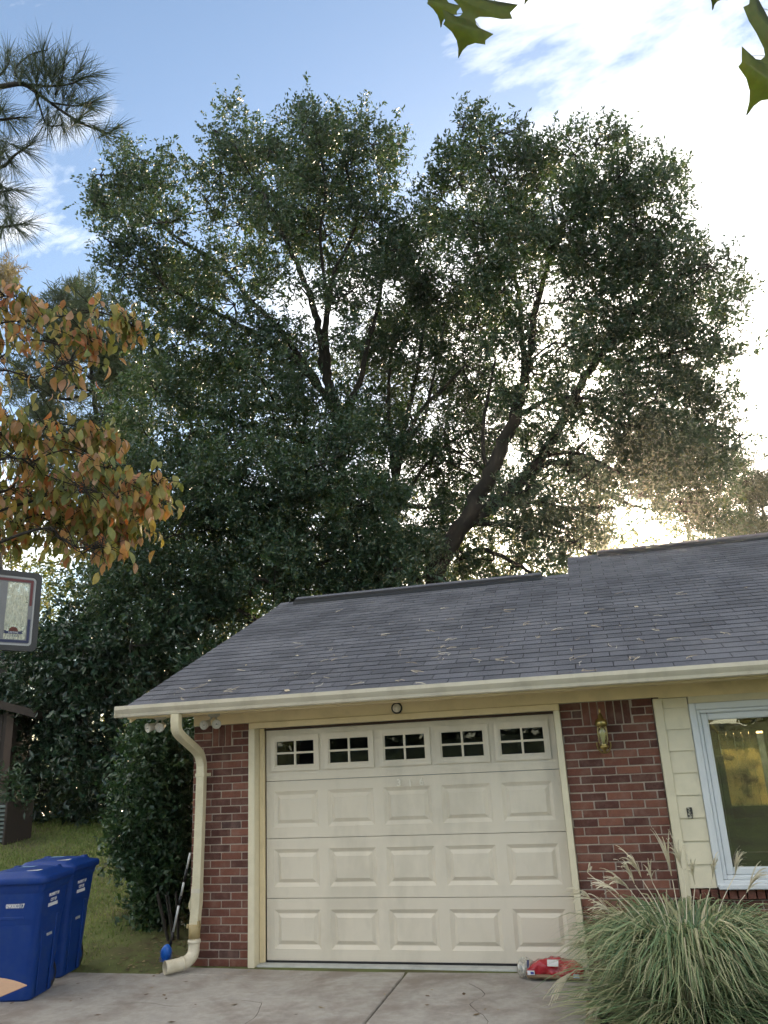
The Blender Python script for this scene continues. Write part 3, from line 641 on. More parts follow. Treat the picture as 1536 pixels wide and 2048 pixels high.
# ------------------------------------------------------------------ wheelie bins
def rrect(w, d, r, n=5):
    o = []
    for (sx, sy, a0) in ((1, 1, 0), (-1, 1, 90), (-1, -1, 180), (1, -1, 270)):
        for k in range(n+1): a = rad(a0+90*k/n); o.append((sx*(w/2-r)+r*math.cos(a), sy*(d/2-r)+r*math.sin(a)))
    return o
def loft(rings, smooth=True, caps=True):
    b = MB(); n = len(rings[0]); v = sum(rings, []); f = [(i*n+j, i*n+(j+1) % n, (i+1)*n+(j+1) % n, (i+1)*n+j) for i in range(len(rings)-1) for j in range(n)]
    if caps: f += [tuple(range(n))[::-1], tuple(range((len(rings)-1)*n, len(rings)*n))]
    return b.add(v, f, smooth)
def make_bin(loc, rz, label, number):
    t = empty('wheelie_bin', loc, rz); t.scale = (.95, .86, 1.065); tag(t, label, 'bin', 'blue wheelie bins on the driveway')
    ring = lambda w, d, z, r, oy=0: [(x, y+oy, z) for x, y in rrect(w, d, r)]
    body = loft([ring(.40, .40, .0, .05), ring(.43, .43, .012, .06), ring(.445, .445, .10, .06), ring(.515, .50, .52, .06), ring(.53, .515, .56, .06), ring(.565, .55, .74, .06), ring(.59, .57, .765, .06), ring(.605, .585, .80, .06), ring(.605, .585, .822, .06)]).build('body', m_blue, t)
    body.data.polygons.foreach_set('use_smooth', [False]*len(body.data.polygons))
    # side grip ledges and stiffening flutes
    for s in (-1, 1):
        MB().bbox(s*.255-.012, s*.255+.012, -.14, .05, .60, .625, .008).build('grip_ledge', m_blue, t)
        loft([[(s*.232+x*.5, .10+y, .02) for x, y in rrect(.03, .05, .01, 2)], [(s*.262+x*.5, .12+y, .55) for x, y in rrect(.03, .06, .01, 2)]], False).build('side_flute', m_blue, t)
        loft([[(s*.226+x*.5, -.10+y, .02) for x, y in rrect(.02, .05, .01, 2)], [(s*.250+x*.5, -.12+y, .45) for x, y in rrect(.02, .05, .01, 2)]], False).build('side_flute', m_blue, t)
    MB().bbox(-.10, .14, -.262, -.235, .555, .585, .008).build('front_ledge', m_blue, t)
    # wheels behind
    for s in (-1, 1):
        wh = MB().lathe([(.02, -.028), (.075, -.028), (.092, -.02), (.095, 0), (.092, .02), (.075, .028), (.02, .028)], (s*.165, .235, .095), (1, 0, 0), n=24).build('wheel', m_black, t)
        MB().lathe([(.045, .029), (.040, .034), (.001, .034)], (s*.165, .235, .095), (s, 0, 0), n=16).build('hub', m_blue, wh)
    MB().tube([(-.17, .235, .095), (.17, .235, .095)], .010, n=10).build('axle', m_black, t)
    # lid with rolled rim, raised crown and rear hinge handle
    lid = loft([ring(.640, .625, .806, .07), ring(.652, .637, .818, .075), ring(.652, .637, .846, .075), ring(.630, .615, .858, .075), ring(.50, .53, .868, .08), ring(.47, .50, .884, .08), ring(.30, .34, .895, .08)]).build('lid', m_blue, t)
    for (x0, x1, y0, y1) in ((-.20, .20, -.215, -.195), (-.20, .20, .0, .015)): MB().bbox(x0, x1, y0, y1, .878, .892, .006).build('lid_rib', m_blue, lid)
    for s in (-1, 1): MB().bbox(s*.19-.03, s*.19+.03, .15, .23, .872, .898, .012).build('lid_bump', m_blue, lid)
    MB().bbox(.09, .20, -.185, -.105, .8925, .8945, .0005).build('lid_label', m_white, lid); MB().bbox(-.10, .03, .06, .13, .8975, .8985, .0003).build('lid_label', mat('worn_blue_label', (.20, .33, .55), .5, var=.3, vscale=40), lid)
    for k in range(4): MB().bbox(.105+.022*k, .118+.022*k, -.17+.006*k, -.125, .8948, .8958, .0002).build('label_print', m_brown if k == 0 else m_frame, lid)
    MB().tube([(-.20, .335, .79), (.20, .335, .79)], .014, n=10).build('handle', m_blue, t)
    for s in (-1, 0, 1): MB().bbox(s*.19-.012, s*.19+.012, .28, .345, .775, .805, .004).build('handle_bracket', m_blue, t)
    # hot-stamped lettering
    sl = (.5*(.535-.50))/.22
    text_on(t, number, .042, m_white, (.055, -.2715, .655), (1, 0, 0), (0, -.1, 1), 'serial_number', bold=.0012)
    for i, (ln, w_) in enumerate((('PROPERTY OF', .030), ('CITY OF', .030))):
        text_on(t, ln, w_, m_white, (.2815-.0032*i, -.02, .705-.038*i), (0, 1, 0), (.07, 0, 1), 'side_lettering', bold=.001)
    mk = MB()
    for k in range(10): mk.box(.2715, .2745, -.105+.018*k, -.105+.018*k+.013, .600+.022, .600+.046)
    mk.build('side_lettering', m_white, t)
    MB().bbox(.250, .2525, -.05, .05, .41, .43, .0005).build('side_label', mat('grey_print', (.35, .38, .42), .5), t)
    return t
BR = rad(9)
def bin_at(lx, ly, label, num, rz):            # place by the lid's front right corner
    c, s = math.cos(rz), math.sin(rz); ox, oy = .275*.95, -.285*.86
    return make_bin((lx-(ox*c-oy*s), ly-(ox*s+oy*c), -.03), rz, label, num)
bin_at(-1.455, -1.13, 'blue wheelie bin in front, white number on its face, at left edge', '09000317', BR)
bin_at(-1.635, -.50, 'blue wheelie bin standing behind the other one, against the lawn', '09000316', BR)

# ------------------------------------------------------------------ cardboard box with an open flap
t = empty('cardboard_box', (-1.20, -2.17, -.03), rad(-8)); tag(t, 'open cardboard box, only a tan flap showing at left edge', 'box')
for (x0, x1, y0, y1) in ((-.5, .0, -.2, -.195), (-.5, .0, .195, .2), (-.5, -.495, -.195, .195), (-.005, .0, -.195, .195)): MB().box(x0, x1, y0, y1, 0, .385).build('side', m_card, t)
MB().box(-.495, -.005, -.195, .195, .0, .005).build('bottom', m_card, t)
fl = MB(); nseg = 6
for (a, b) in ((0, 1),):
    pts = []
    for i in range(nseg+1):
        u = i/nseg; z = .386+.05*u-.055*u*u; pts.append((.44*u, z))
    v = []; 
    for (u, z) in pts: v += [(u, -.19+.10*u, z), (u, .19-.16*u, z+.012), (u, .19-.16*u, z+.017), (u, -.19+.10*u, z+.005)]
    f = [(i*4+j, i*4+(j+1) % 4, i*4+4+(j+1) % 4, i*4+4+j) for i in range(nseg) for j in range(4)]+[(3, 2, 1, 0), tuple(range(nseg*4, nseg*4+4))]
    fl.add(v, f)
fl.build('flap', m_card, t)
MB().box(-.5, -.0, -.36, -.202, .40, .405).build('flap', m_card, t)

# ------------------------------------------------------------------ red bag by the door
t = empty('pet_food_bag', (2.54, -.16, -.012), rad(-4)); tag(t, 'crumpled red plastic bag with clear end lying by the garage door', 'bag')
def pillow(x0, x1, wd, ht, seed, nu=18, nv=16, flat=.35):
    r = random.Random(seed); v = []; f = []
    ph = [r.uniform(0, 6) for _ in range(6)]
    for i in range(nu+1):
        u = i/nu; x = x0+(x1-x0)*u; e = (1-abs(2*u-1)**3.2)**.5 if 0 < u < 1 else .12; e = max(e, .14)
        for j in range(nv):
            a = 2*math.pi*j/nv; ca, sa = math.cos(a), math.sin(a)
            yy = wd*.5*math.copysign(abs(ca)**.7, ca)*(.75+.25*e); zz = ht*.5*math.copysign(abs(sa)**.8, sa)*e
            k = 1+.09*math.sin(u*9+ph[0]+2*a)+.08*math.sin(u*17+ph[1]-3*a)+.07*math.sin(u*31+5*a+ph[2])+.05*math.sin(u*47-7*a+ph[4])
            z = ht*.5*e*flat+zz*k+ht*.2; v.append((x+.01*math.sin(3*a+ph[3]), yy*k, max(z, .002+.002*(j % 2))))
    for i in range(nu):
        for j in range(nv): f.append((i*nv+j, (i+1)*nv+j, (i+1)*nv+(j+1) % nv, i*nv+(j+1) % nv))
    f += [tuple(range(nv)), tuple(range(nu*nv, nu*nv+nv))[::-1]]
    return MB().add(v, f, True)
pillow(-.20, .225, .20, .135, 3, nu=30, nv=24).build('bag_body', m_red, t)
MB().bbox(-.20, .235, -.112, -.06, .0, .030, .012).build('bag_base', m_tan, t)
m_film = glass_mat('clear_film', (.86, .86, .88), .10, cloudy=.55)
pillow(-.275, -.17, .17, .135, 9, nu=10).build('clear_end', m_film, t)
for (x0, x1, y0, y1, z0, z1, m) in ((-.03, .055, -.108, -.094, .088, .140, m_sil), (-.19, -.135, -.113, -.108, .028, .058, m_white), (.16, .205, -.114, -.109, .018, .045, mat('pale_blue_label', (.35, .5, .62), .5)), (-.165, -.14, -.1145, -.1135, .034, .05, mat('print_blue', (.05, .06, .3), .5)), (-.19, -.175, -.095, -.07, .07, .13, m_bbnavy)):
    o = MB().bbox(x0-(x0+x1)/2, x1-(x0+x1)/2, -.001, .001, -(z1-z0)/2, (z1-z0)/2, .0004).build('printed_label', m, t); o.location = ((x0+x1)/2, y0, (z0+z1)/2); o.rotation_euler = (-.75 if z1 > .1 else -.1, 0, .05)
for k in range(5): MB().bbox(.03+.022*k, .045+.022*k, -.1185, -.1165, .040+.003*(k % 2), .062, .0004).build('printed_mark', mat('pink_print', (.60, .12, .14), .4), t)

# ------------------------------------------------------------------ telescopic pole with blue brush
t = empty('scrub_brush', (-.93, .02, .0)); tag(t, 'black and silver pole with blue brush head leaning by downspout', 'brush')
A = Vector((.02, .0, .12)); B = Vector((.232, -.055, .915)); dr = (B-A)
for (a, b, rr, m, nm) in ((0, .16, .013, m_black, 'ferrule'), (.16, .44, .0105, m_sil, 'pole_tube'), (.44, .54, .013, m_black, 'pole_grip'), (.54, .69, .0105, m_sil, 'pole_tube'), (.69, .83, .013, m_black, 'pole_grip'), (.83, 1.0, .0105, m_sil, 'pole_tube')):
    MB().tube([A+dr*a, A+dr*b], rr, n=10).build(nm, m, t)
MB().lathe([(.010, -.06), (.030, -.055), (.046, -.03), (.048, .03), (.030, .06), (.012, .075)], (-.01, -.01, .075), (.25, -.2, .9), n=14).build('brush_head', m_bluep, t)
r = np.random.default_rng(2); n = 260; a = r.uniform(0, 2*np.pi, n); z = r.uniform(-.055, .04, n); V = []
for i in range(n):
    c = np.array([-.01+.03*math.cos(a[i]), -.01+.03*math.sin(a[i]), .07+z[i]]); d = np.array([math.cos(a[i]), math.sin(a[i]), -.3])*.035; s_ = np.array([-math.sin(a[i]), math.cos(a[i]), 0])*.0035
    V += [c-s_, c+s_, c+d]
link('bristles', fast_mesh('bristles', V, np.arange(3*n).reshape(-1, 3), m_bluep), t)

# ------------------------------------------------------------------ basketball backboard
BB = empty('basketball_backboard', (-1.60, -1.243, 2.715)); tag(BB, 'clear basketball backboard with grey frame, black rim, stripes and maker logo', 'backboard')
ux = Vector((.19, .312, 0)).normalized(); wn = Vector((0, 0, 1)); un = Vector((ux.y, -ux.x, 0))
mb_ = Matrix.Identity(4)
for i in range(3): mb_[i][0] = ux[i]; mb_[i][1] = wn[i]; mb_[i][2] = un[i]
BB.matrix_world = Matrix.Translation((-1.60, -1.243, 2.715)) @ mb_
BW, BH = 1.35, .70                             # local: x from -BW to 0, y up, z to the front
def outline(i, r, n=6):
    x0, x1, y0, y1 = -BW+i, -i, i, BH-i; o = []
    for (cx, cy, a0) in ((x1-r, y1-r, 0), (x0+r, y1-r, 90), (x0+r, y0+r, 180), (x1-r, y0+r, 270)):
        for k in range(n+1): a = rad(a0+90*k/n); o.append((cx+r*math.cos(a), cy+r*math.sin(a)))
    return o
def band(name, i0, r0, i1, r1, z0, z1, m):
    A_, B_ = outline(i0, r0), outline(i1, r1); n = len(A_); v = [(x, y, z0) for x, y in A_]+[(x, y, z0) for x, y in B_]+[(x, y, z1) for x, y in A_]+[(x, y, z1) for x, y in B_]
    f = []
    for j in range(n):
        k = (j+1) % n; f += [(2*n+j, 2*n+k, 3*n+k, 3*n+j), (j, n+j, n+k, k), (j, k, 2*n+k, 2*n+j), (n+j, 3*n+j, 3*n+k, n+k)]
    return MB().add(v, f).build(name, m, BB)
band('rim_pad', 0, .05, .046, .035, -.035, .012, m_bbblack)
band('frame_band', .0465, .03, .062, .028, -.02, .006, mat('pale_grey_line', (.42, .43, .45), .4))
band('frame_band', .0625, .028, .098, .02, -.012, .004, m_frame)
MB().box(-BW+.07, -.07, .07, BH-.07, -.004, .0).build('acrylic_sheet', m_acryl, BB)
MB().box(-BW+.10, -.07, BH-.092, BH-.070, .0045, .0055).build('red_stripe', m_bbred, BB); MB().box(-.092, -.070, .40, BH-.093, .0045, .0055).build('red_stripe', m_bbred, BB)
MB().box(-BW+.10, -.07, .070, .092, .0045, .0055).build('navy_stripe', m_bbnavy, BB); MB().box(-.092, -.070, .093, .28, .0045, .0055).build('navy_stripe', m_bbnavy, BB)
MB().box(-.352, -.285, .099, BH-.099, .0005, .0035).build('grey_bar', m_frame, BB); MB().box(-1.06, -.353, .099, .52, .0005, .003).build('grey_field', m_frame, BB); MB().box(-1.06, -.99, .521, BH-.099, .0005, .0035).build('grey_bar', m_frame, BB)
p, q = smooth_path([(-.43, .42, .004), (-.375, .415, .004), (-.358, .38, .004), (-.375, .34, .004), (-.43, .335, .004)], [.008]*5, 4); MB().tube(p, q, n=6).build('red_emblem', m_bbred, BB)
v = [(-.205+.040*math.cos(a), .168+.040*math.sin(a), .001) for a in np.linspace(0, math.pi, 14)]
MB().add(v, [tuple(range(14))]).build('logo_ball', m_brown, BB)
MB().box(-.272, -.138, .145, .168, .0008, .0018).build('logo_banner', m_bbnavy, BB)
for s in (-1, 1): MB().add([(-.205+s*.06, .145, .0012), (-.205+s*.082, .152, .0012), (-.205+s*.072, .162, .0012), (-.205+s*.085, .176, .0012), (-.205+s*.06, .172, .0012)], [(0, 1, 2, 3, 4)]).build('logo_ribbon', m_bbnavy, BB)
text_on(BB, 'LIFETIME', .022, m_white, (-.205, .1565, .0022), (1, 0, 0), (0, 1, 0), 'logo_lettering')
for k in range(6): MB().box(-.25+.018*k, -.242+.018*k, .118, .138, .0006, .0012).build('logo_net', m_frame, BB)
# back braces, pole and hoop outside the frame
MB().tube([(-.70, .15, -.03), (-.70, .1, -.62)], .025, n=10).tube([(-.70, .55, -.03), (-.70, .1, -.62)], .025, n=10).tube([(-.70, .25, -.62), (-.70, -2.74, -.62)], .05, n=14).build('pole', m_bbblack, BB)
MB().tube([(-.70+.22*math.cos(a), .07, .30+.22*math.sin(a)) for a in np.linspace(0, 2*math.pi, 28)], .009, n=8, cap=False).box(-.76, -.64, .03, .12, .0125, .09).build('hoop', mat('hoop_orange', (.45, .09, .02), .4), BB)

# ------------------------------------------------------------------ shed, louvred unit
SX, SY = -7.06, 5.25; sz = float(gz(-7.3, 5.6))-.1
t = empty('garden_shed', (SX-.12, SY, sz), rad(30)); tag(t, 'dark brown wooden shed at the left edge beyond the bins', 'shed')
hh = 2.72-sz
MB().box(-2.6, -.03, .03, 2.4, 0, hh).build('shed_core', m_dark, t)
for k in range(16): MB().bbox(-.165*(k+1), -.165*k-.006, 0, .028, 0, hh, .003).build('wall_board', m_shed, t)
for k in range(12): MB().bbox(-.028, .0, .03+.19*k, .03+.19*(k+1)-.006, 0, hh, .003).build('wall_board', m_shed, t)
MB().bbox(-.11, .012, -.015, .0, 0, hh, .003).build('corner_board', mat('shed_trim', (.075, .05, .037), .8, var=.2), t)
rf = MB().add([(.42, -.25, hh-.02), (.42, 2.7, hh-.02), (-1.3, 2.7, hh+.50), (-1.3, -.25, hh+.50), (.42, -.25, hh+.04), (.42, 2.7, hh+.04), (-1.3, 2.7, hh+.56), (-1.3, -.25, hh+.56)], [(0, 3, 2, 1), (4, 5, 6, 7), (0, 1, 5, 4), (1, 2, 6, 5), (2, 3, 7, 6), (3, 0, 4, 7)])
rf.add([(-3.0, -.25, hh-.02), (-3.0, 2.7, hh-.02), (-1.3, 2.7, hh+.50), (-1.3, -.25, hh+.50), (-3.0, -.25, hh+.04), (-3.0, 2.7, hh+.04), (-1.3, 2.7, hh+.56), (-1.3, -.25, hh+.56)], [(0, 1, 2, 3), (4, 7, 6, 5), (0, 4, 5, 1), (1, 5, 6, 2), (3, 7, 4, 0)])
rf = rf.build('roof', m_shedroof, t); MB().add([(.42, -.27, hh-.10), (.42, -.27, hh+.04), (-1.3, -.27, hh+.56), (-1.3, -.27, hh+.42)], [(0, 1, 2, 3)]).add([(.44, -.27, hh-.10), (.44, 2.7, hh-.10), (.44, 2.7, hh+.04), (.44, -.27, hh+.04)], [(0, 1, 2, 3)]).build('fascia_board', m_shed, rf)
lx, ly = at(8, 1600, 12.6)[:2]; t = empty('louvred_unit', (lx-.28, ly, float(gz(lx, ly)))); tag(t, 'dark slatted louvred unit standing by the shed at left edge', 'louvred unit')
MB().box(-.33, .33, .03, .6, 0, .62).build('casing', m_dark, t)
for k in range(9): MB().add([(-.35, -.01, .05+.065*k), (.35, -.01, .05+.065*k), (.35, .03, .085+.065*k), (-.35, .03, .085+.065*k), (-.35, -.006, .042+.065*k), (.35, -.006, .042+.065*k)], [(0, 1, 2, 3), (4, 5, 1, 0)]).build('louvre', mat('grey_green_louvre', (.10, .13, .12), .6), t)
for s in (-1, 1): MB().bbox(s*.35-.02, s*.35+.02, -.02, .62, 0, .65, .005).build('corner_post', m_shed, t)

# ------------------------------------------------------------------ foliage
def leaf_mesh_arrays(P, D, ln, wd, r, upb=.6, fold=.25):
    n = len(P); D = unit(D); nrm = r.normal(size=(n, 3))+np.array([0, 0, upb]); s = unit(np.cross(D, nrm)); nn = np.cross(s, D)
    ln = ln[:, None]; wd = wd[:, None]
    mid = P+D*ln*.45; V = np.stack([P, mid+s*wd*.5+nn*wd*fold, P+D*ln, mid-s*wd*.5+nn*wd*fold], 1).reshape(-1, 3)
    b = np.arange(n)[:, None]*4; F = np.concatenate([b+np.array([[0, 1, 2]]), b+np.array([[0, 2, 3]])], 1).reshape(-1, 3)
    return V, F
def crown_leaves(clumps, leaf, r, k, per=11, twig=.34, upb=.6, out=.9, rise=.35, sub_k=9.0, droop=0.0, squash=1.0):
    """clumps: (centre, radius, density). Leaves sit along short twigs that radiate from sub-clumps."""
    AP, AD = [], []; subs = []
    for c, R, dn in clumps:
        nsub = max(5, int(sub_k*R*R+3)); d = unit(r.normal(size=(nsub, 3))); rr = R*r.uniform(.25, 1.0, (nsub, 1))**.6
        sc = c+d*rr*np.array([1, 1, squash]); subs.append((c, R, sc))
        nl = int(k*R*R*dn); nt = max(nsub*2, nl//per); si = r.integers(0, nsub, nt); sr = .30*R**.6
        o = sc[si]+r.normal(size=(nt, 3))*sr*.72
        td = unit(unit(o-c)*out+r.normal(size=(nt, 3))*.75+np.array([0, 0, rise])); tl = twig*r.uniform(.55, 1.35, nt)
        t = r.uniform(.1, 1.0, (nt, per)); P = o[:, None]+td[:, None]*(t*tl[:, None])[..., None]+r.normal(size=(nt, per, 3))*.02
        P[..., 2] -= droop*t*t*tl[:, None]
        D = td[:, None]*.55+r.normal(size=(nt, per, 3))*.75
        AP.append(P.reshape(-1, 3)); AD.append(D.reshape(-1, 3))
    P = np.concatenate(AP); D = np.concatenate(AD); n = len(P); sc_ = r.uniform(.65, 1.25, n)
    return leaf_mesh_arrays(P, D, leaf[0]*sc_, leaf[1]*sc_, r, upb)+(subs,)
def px_clumps(lst, dep, r, jit=1.0, shrink=1.0):
    o = []
    for c in lst:
        x, y, R = c[:3]; dn = c[3] if len(c) > 3 else 1.0; d = (c[4] if len(c) > 4 else dep)+r.uniform(-jit, jit); o.append((at(x, y, d), R*d/FPX*shrink, dn))
    return o
def wood(root, limbs, dep, subs, m, r, bole=None, twigs=5, rb=.05, name_b='branches'):
    """limbs: polylines surveyed in the picture at the tree's distance with thickness in pixels; branches run from limbs to every clump"""
    tb = MB(); nodes = []
    for L_ in limbs:
        pts = [np.array(q[:3]) if len(q) == 4 and q[3] is None else at(q[0], q[1], q[3] if len(q) > 3 else dep) for q in L_]
        rs = [(q[2]*(.35 if bole is not None and L_ is limbs[0] else .36)*dep/FPX) for q in L_]
        if bole is not None and L_ is limbs[0]: pts = [np.array(b[:3]) for b in bole]+pts; rs = [b[3] for b in bole]+rs
        p, q = smooth_path(pts, rs, 5)
        p = [a+r.normal(size=3)*min(.25*b, .04) for a, b in zip(p, q)]; tb.tube(p, q, n=10); nodes += list(zip(p, q))
    tb.build('trunk', m, root)
    NP = np.array([n_[0] for n_ in nodes]); NR = np.array([n_[1] for n_ in nodes]); bb = MB()
    for c, R, sc in subs:
        d = np.linalg.norm(NP-c, axis=1)+np.where(NP[:, 2] > c[2]+.3, 1.2, 0); i = int(np.argmin(d)); a = NP[i]; dd = np.linalg.norm(c-a)
        if dd > .15:
            r0 = min(NR[i]*.7, rb*(.5+.25*dd)); m1 = a*.62+c*.38+r.normal(size=3)*.10*dd+np.array([0, 0, -.04*dd]); m2 = a*.25+c*.75+r.normal(size=3)*.08*dd
            p, q = smooth_path([a, m1, m2, c], [r0, r0*.75, r0*.5, .010+.2*r0], 4); bb.tube(p, q, n=6, cap=False)
        for s_ in sc[:twigs]:
            mm_ = (c+s_)/2+r.normal(size=3)*.08*R; p, q = smooth_path([c, mm_, s_, s_+(s_-mm_)*.5], [.016, .012, .008, .004], 2); bb.tube(p, q, n=4, cap=False)
    if bb.v: bb.build(name_b, m, root)['kind'] = 'stuff'
def base_at(x, y): return float(gz(x, y))

# --- left oak
r = np.random.default_rng(101)
A_list = [(640,235,52,.8),(605,265,48,.8),(690,250,42,.7),(690,310,70),(745,290,40,.8),(620,330,62),(755,350,55),(785,275,18,.5),
 (470,285,58,.9),(430,260,28,.7),(500,330,70),(440,345,50),(540,300,38,.8),(530,390,66),(590,400,62),
 (285,320,45,.8),(235,345,34,.7),(200,350,22,.5),(255,400,62),(310,385,50),(215,420,38,.8),(265,455,50),(330,445,42),(215,480,22,.7),(385,365,30,.5),(410,395,30,.6),
 (690,400,80),(745,440,66),(660,470,60),(720,510,66),(775,500,50),(610,470,48),(480,450,52),(540,470,46,.8),
 (250,550,44,.9),(220,585,28,.6),(300,520,52),(345,565,66),(290,600,46),(410,560,62),(470,535,50),(520,560,48),(400,620,56),(470,610,60),
 (560,640,50),(590,570,34,.7),(700,585,56),(740,650,60),(690,660,40,.8),(520,700,66),(440,700,66),(350,690,60),(280,690,50,.8),(600,760,66),(540,790,72),(460,790,76),(380,770,72),(310,780,56),(250,800,46),
 (640,830,70),(560,870,80),(470,880,82),(380,870,80),(300,880,66),(700,790,50,.8),(250,900,50),(620,700,30,.6)]
clA = px_clumps(A_list, 17.5, r, 1.3)
low = [(700,900,66),(640,930,80),(560,960,84),(470,970,84),(380,970,80),(300,980,70),(240,1000,60),(700,1010,80),(620,1040,84),(530,1050,84),(440,1060,84),(350,1070,80),(270,1080,70),(780,1060,66),(720,1110,74),(640,1130,80),(550,1140,80),(460,1160,84),(370,1170,84),(290,1170,70),(820,1110,54),(790,1140,56),(220,1180,66),(700,1165,56),(600,1190,52),(500,1190,54),(760,990,50),(840,1150,40),(420,1230,56),(340,1240,66),(250,1250,60)]
clA += px_clumps(low, 15.2, r, .8); clA += px_clumps([(a, b, c*1.1, .6) for a, b, c in low[::2]], 18.6, r, .5)
rootA = base('oak_tree', (-.6, 8.9, base_at(-.6, 8.9))); tag(rootA, 'tall dark green oak with spreading left crown behind the garage', 'tree', 'oaks behind the garage')
V, F, subs = crown_leaves(clA, (.096, .043), r, 6000)
o = link('crown', fast_mesh('crown', V, F, m_oak), rootA)
wood(rootA, [[(690,1080,34),(683,960,33),(676,860,31),(662,790,29),(652,740,27),(643,690,24),(632,630,20),(612,570,17),(580,500,13),(545,430,9),(510,370,6)],
  [(655,750,20),(652,660,18),(657,590,15),(675,530,12),(705,470,10),(712,410,7),(690,330,5)],
  [(668,820,22),(610,740,19),(545,690,16),(470,645,13),(400,610,10),(330,575,7)],
  [(640,770,18),(560,660,15),(500,600,13),(440,530,10),(360,480,8),(290,420,5)],
  [(676,870,20),(720,760,16),(735,690,13),(760,600,10),(765,520,7)],
  [(680,900,22),(600,880,18),(500,850,14),(400,820,10),(310,800,6)],
  [(683,980,22),(600,1000,18),(520,985,14),(430,960,10),(330,950,6)],
  [(655,600,10),(640,480,8),(650,380,6),(640,290,4)]], 17.5, subs, m_bark, r, bole=[(-.75, 8.9, base_at(-.7, 8.9)-.2, .34), (-.7, 8.95, 2.5, .26), (-.75, 9.0, 4.6, .21)], rb=.045)

# --- middle oak
r = np.random.default_rng(102)
C_list = [(820,440,44),(850,480,48),(800,540,46),(850,560,56),(905,470,44),(880,600,56),(820,620,52),(940,560,46),(900,690,56),(950,650,46),(830,700,48),(770,700,44),(960,730,40),(850,770,36,.7),(920,780,40,.8),(980,800,44),(780,800,40,.8),(890,860,40,.7),(960,870,40,.6),(840,930,50,.8),(900,960,56,.8),(780,930,54),(990,930,40,.6),(840,1010,56,.9),(900,1040,52,.8),(760,870,40),(980,1000,44,.7),(820,860,36,.6),(870,720,40,.7),(930,820,34,.6),(860,890,40,.7),(940,940,40,.7),(800,760,36,.7),(1000,860,36,.6)]
clC = px_clumps(C_list, 18.8, r, 1.2)+px_clumps([(790,660,46,.6),(860,650,46,.6),(930,640,46,.6),(1000,620,40,.5),(800,730,44,.6),(880,760,46,.6),(950,770,44,.6),(1030,790,40,.5),(820,830,46,.6),(910,850,46,.6),(990,890,44,.6),(1080,900,40,.5),(850,920,46,.7),(930,990,46,.7),(1010,970,44,.6),(1090,1000,44,.6),(740,740,40,.6),(720,830,44,.6),(690,720,36,.5),(1150,900,36,.45),(1180,980,40,.5)], 21.5, r, .8)
rootC = base('oak_tree', (.1, 11.0, base_at(.1, 11))); tag(rootC, 'slender many stemmed oak between the two larger oaks', 'tree', 'oaks behind the garage')
V, F, subs = crown_leaves(clC, (.098, .044), r, 6500); link('crown', fast_mesh('crown', V, F, m_oak), rootC)
wood(rootC, [[(790,1050,24),(792,980,23),(797,920,20),(806,860,17),(822,800,14),(835,730,11),(848,650,8),(855,560,6)],
  [(797,930,16),(815,870,14),(850,810,12),(890,775,10),(930,730,7)], [(792,990,16),(782,900,13),(778,830,11),(780,740,8),(790,640,6)],
  [(800,900,12),(845,840,10),(870,740,8),(890,640,6),(905,560,4)], [(790,1040,14),(830,960,11),(880,900,9),(940,860,6)]], 18.8, subs, m_barkg, r, bole=[(-.05, 11.0, base_at(0, 11)-.2, .26), (.0, 11.0, 3.0, .2)], rb=.035)

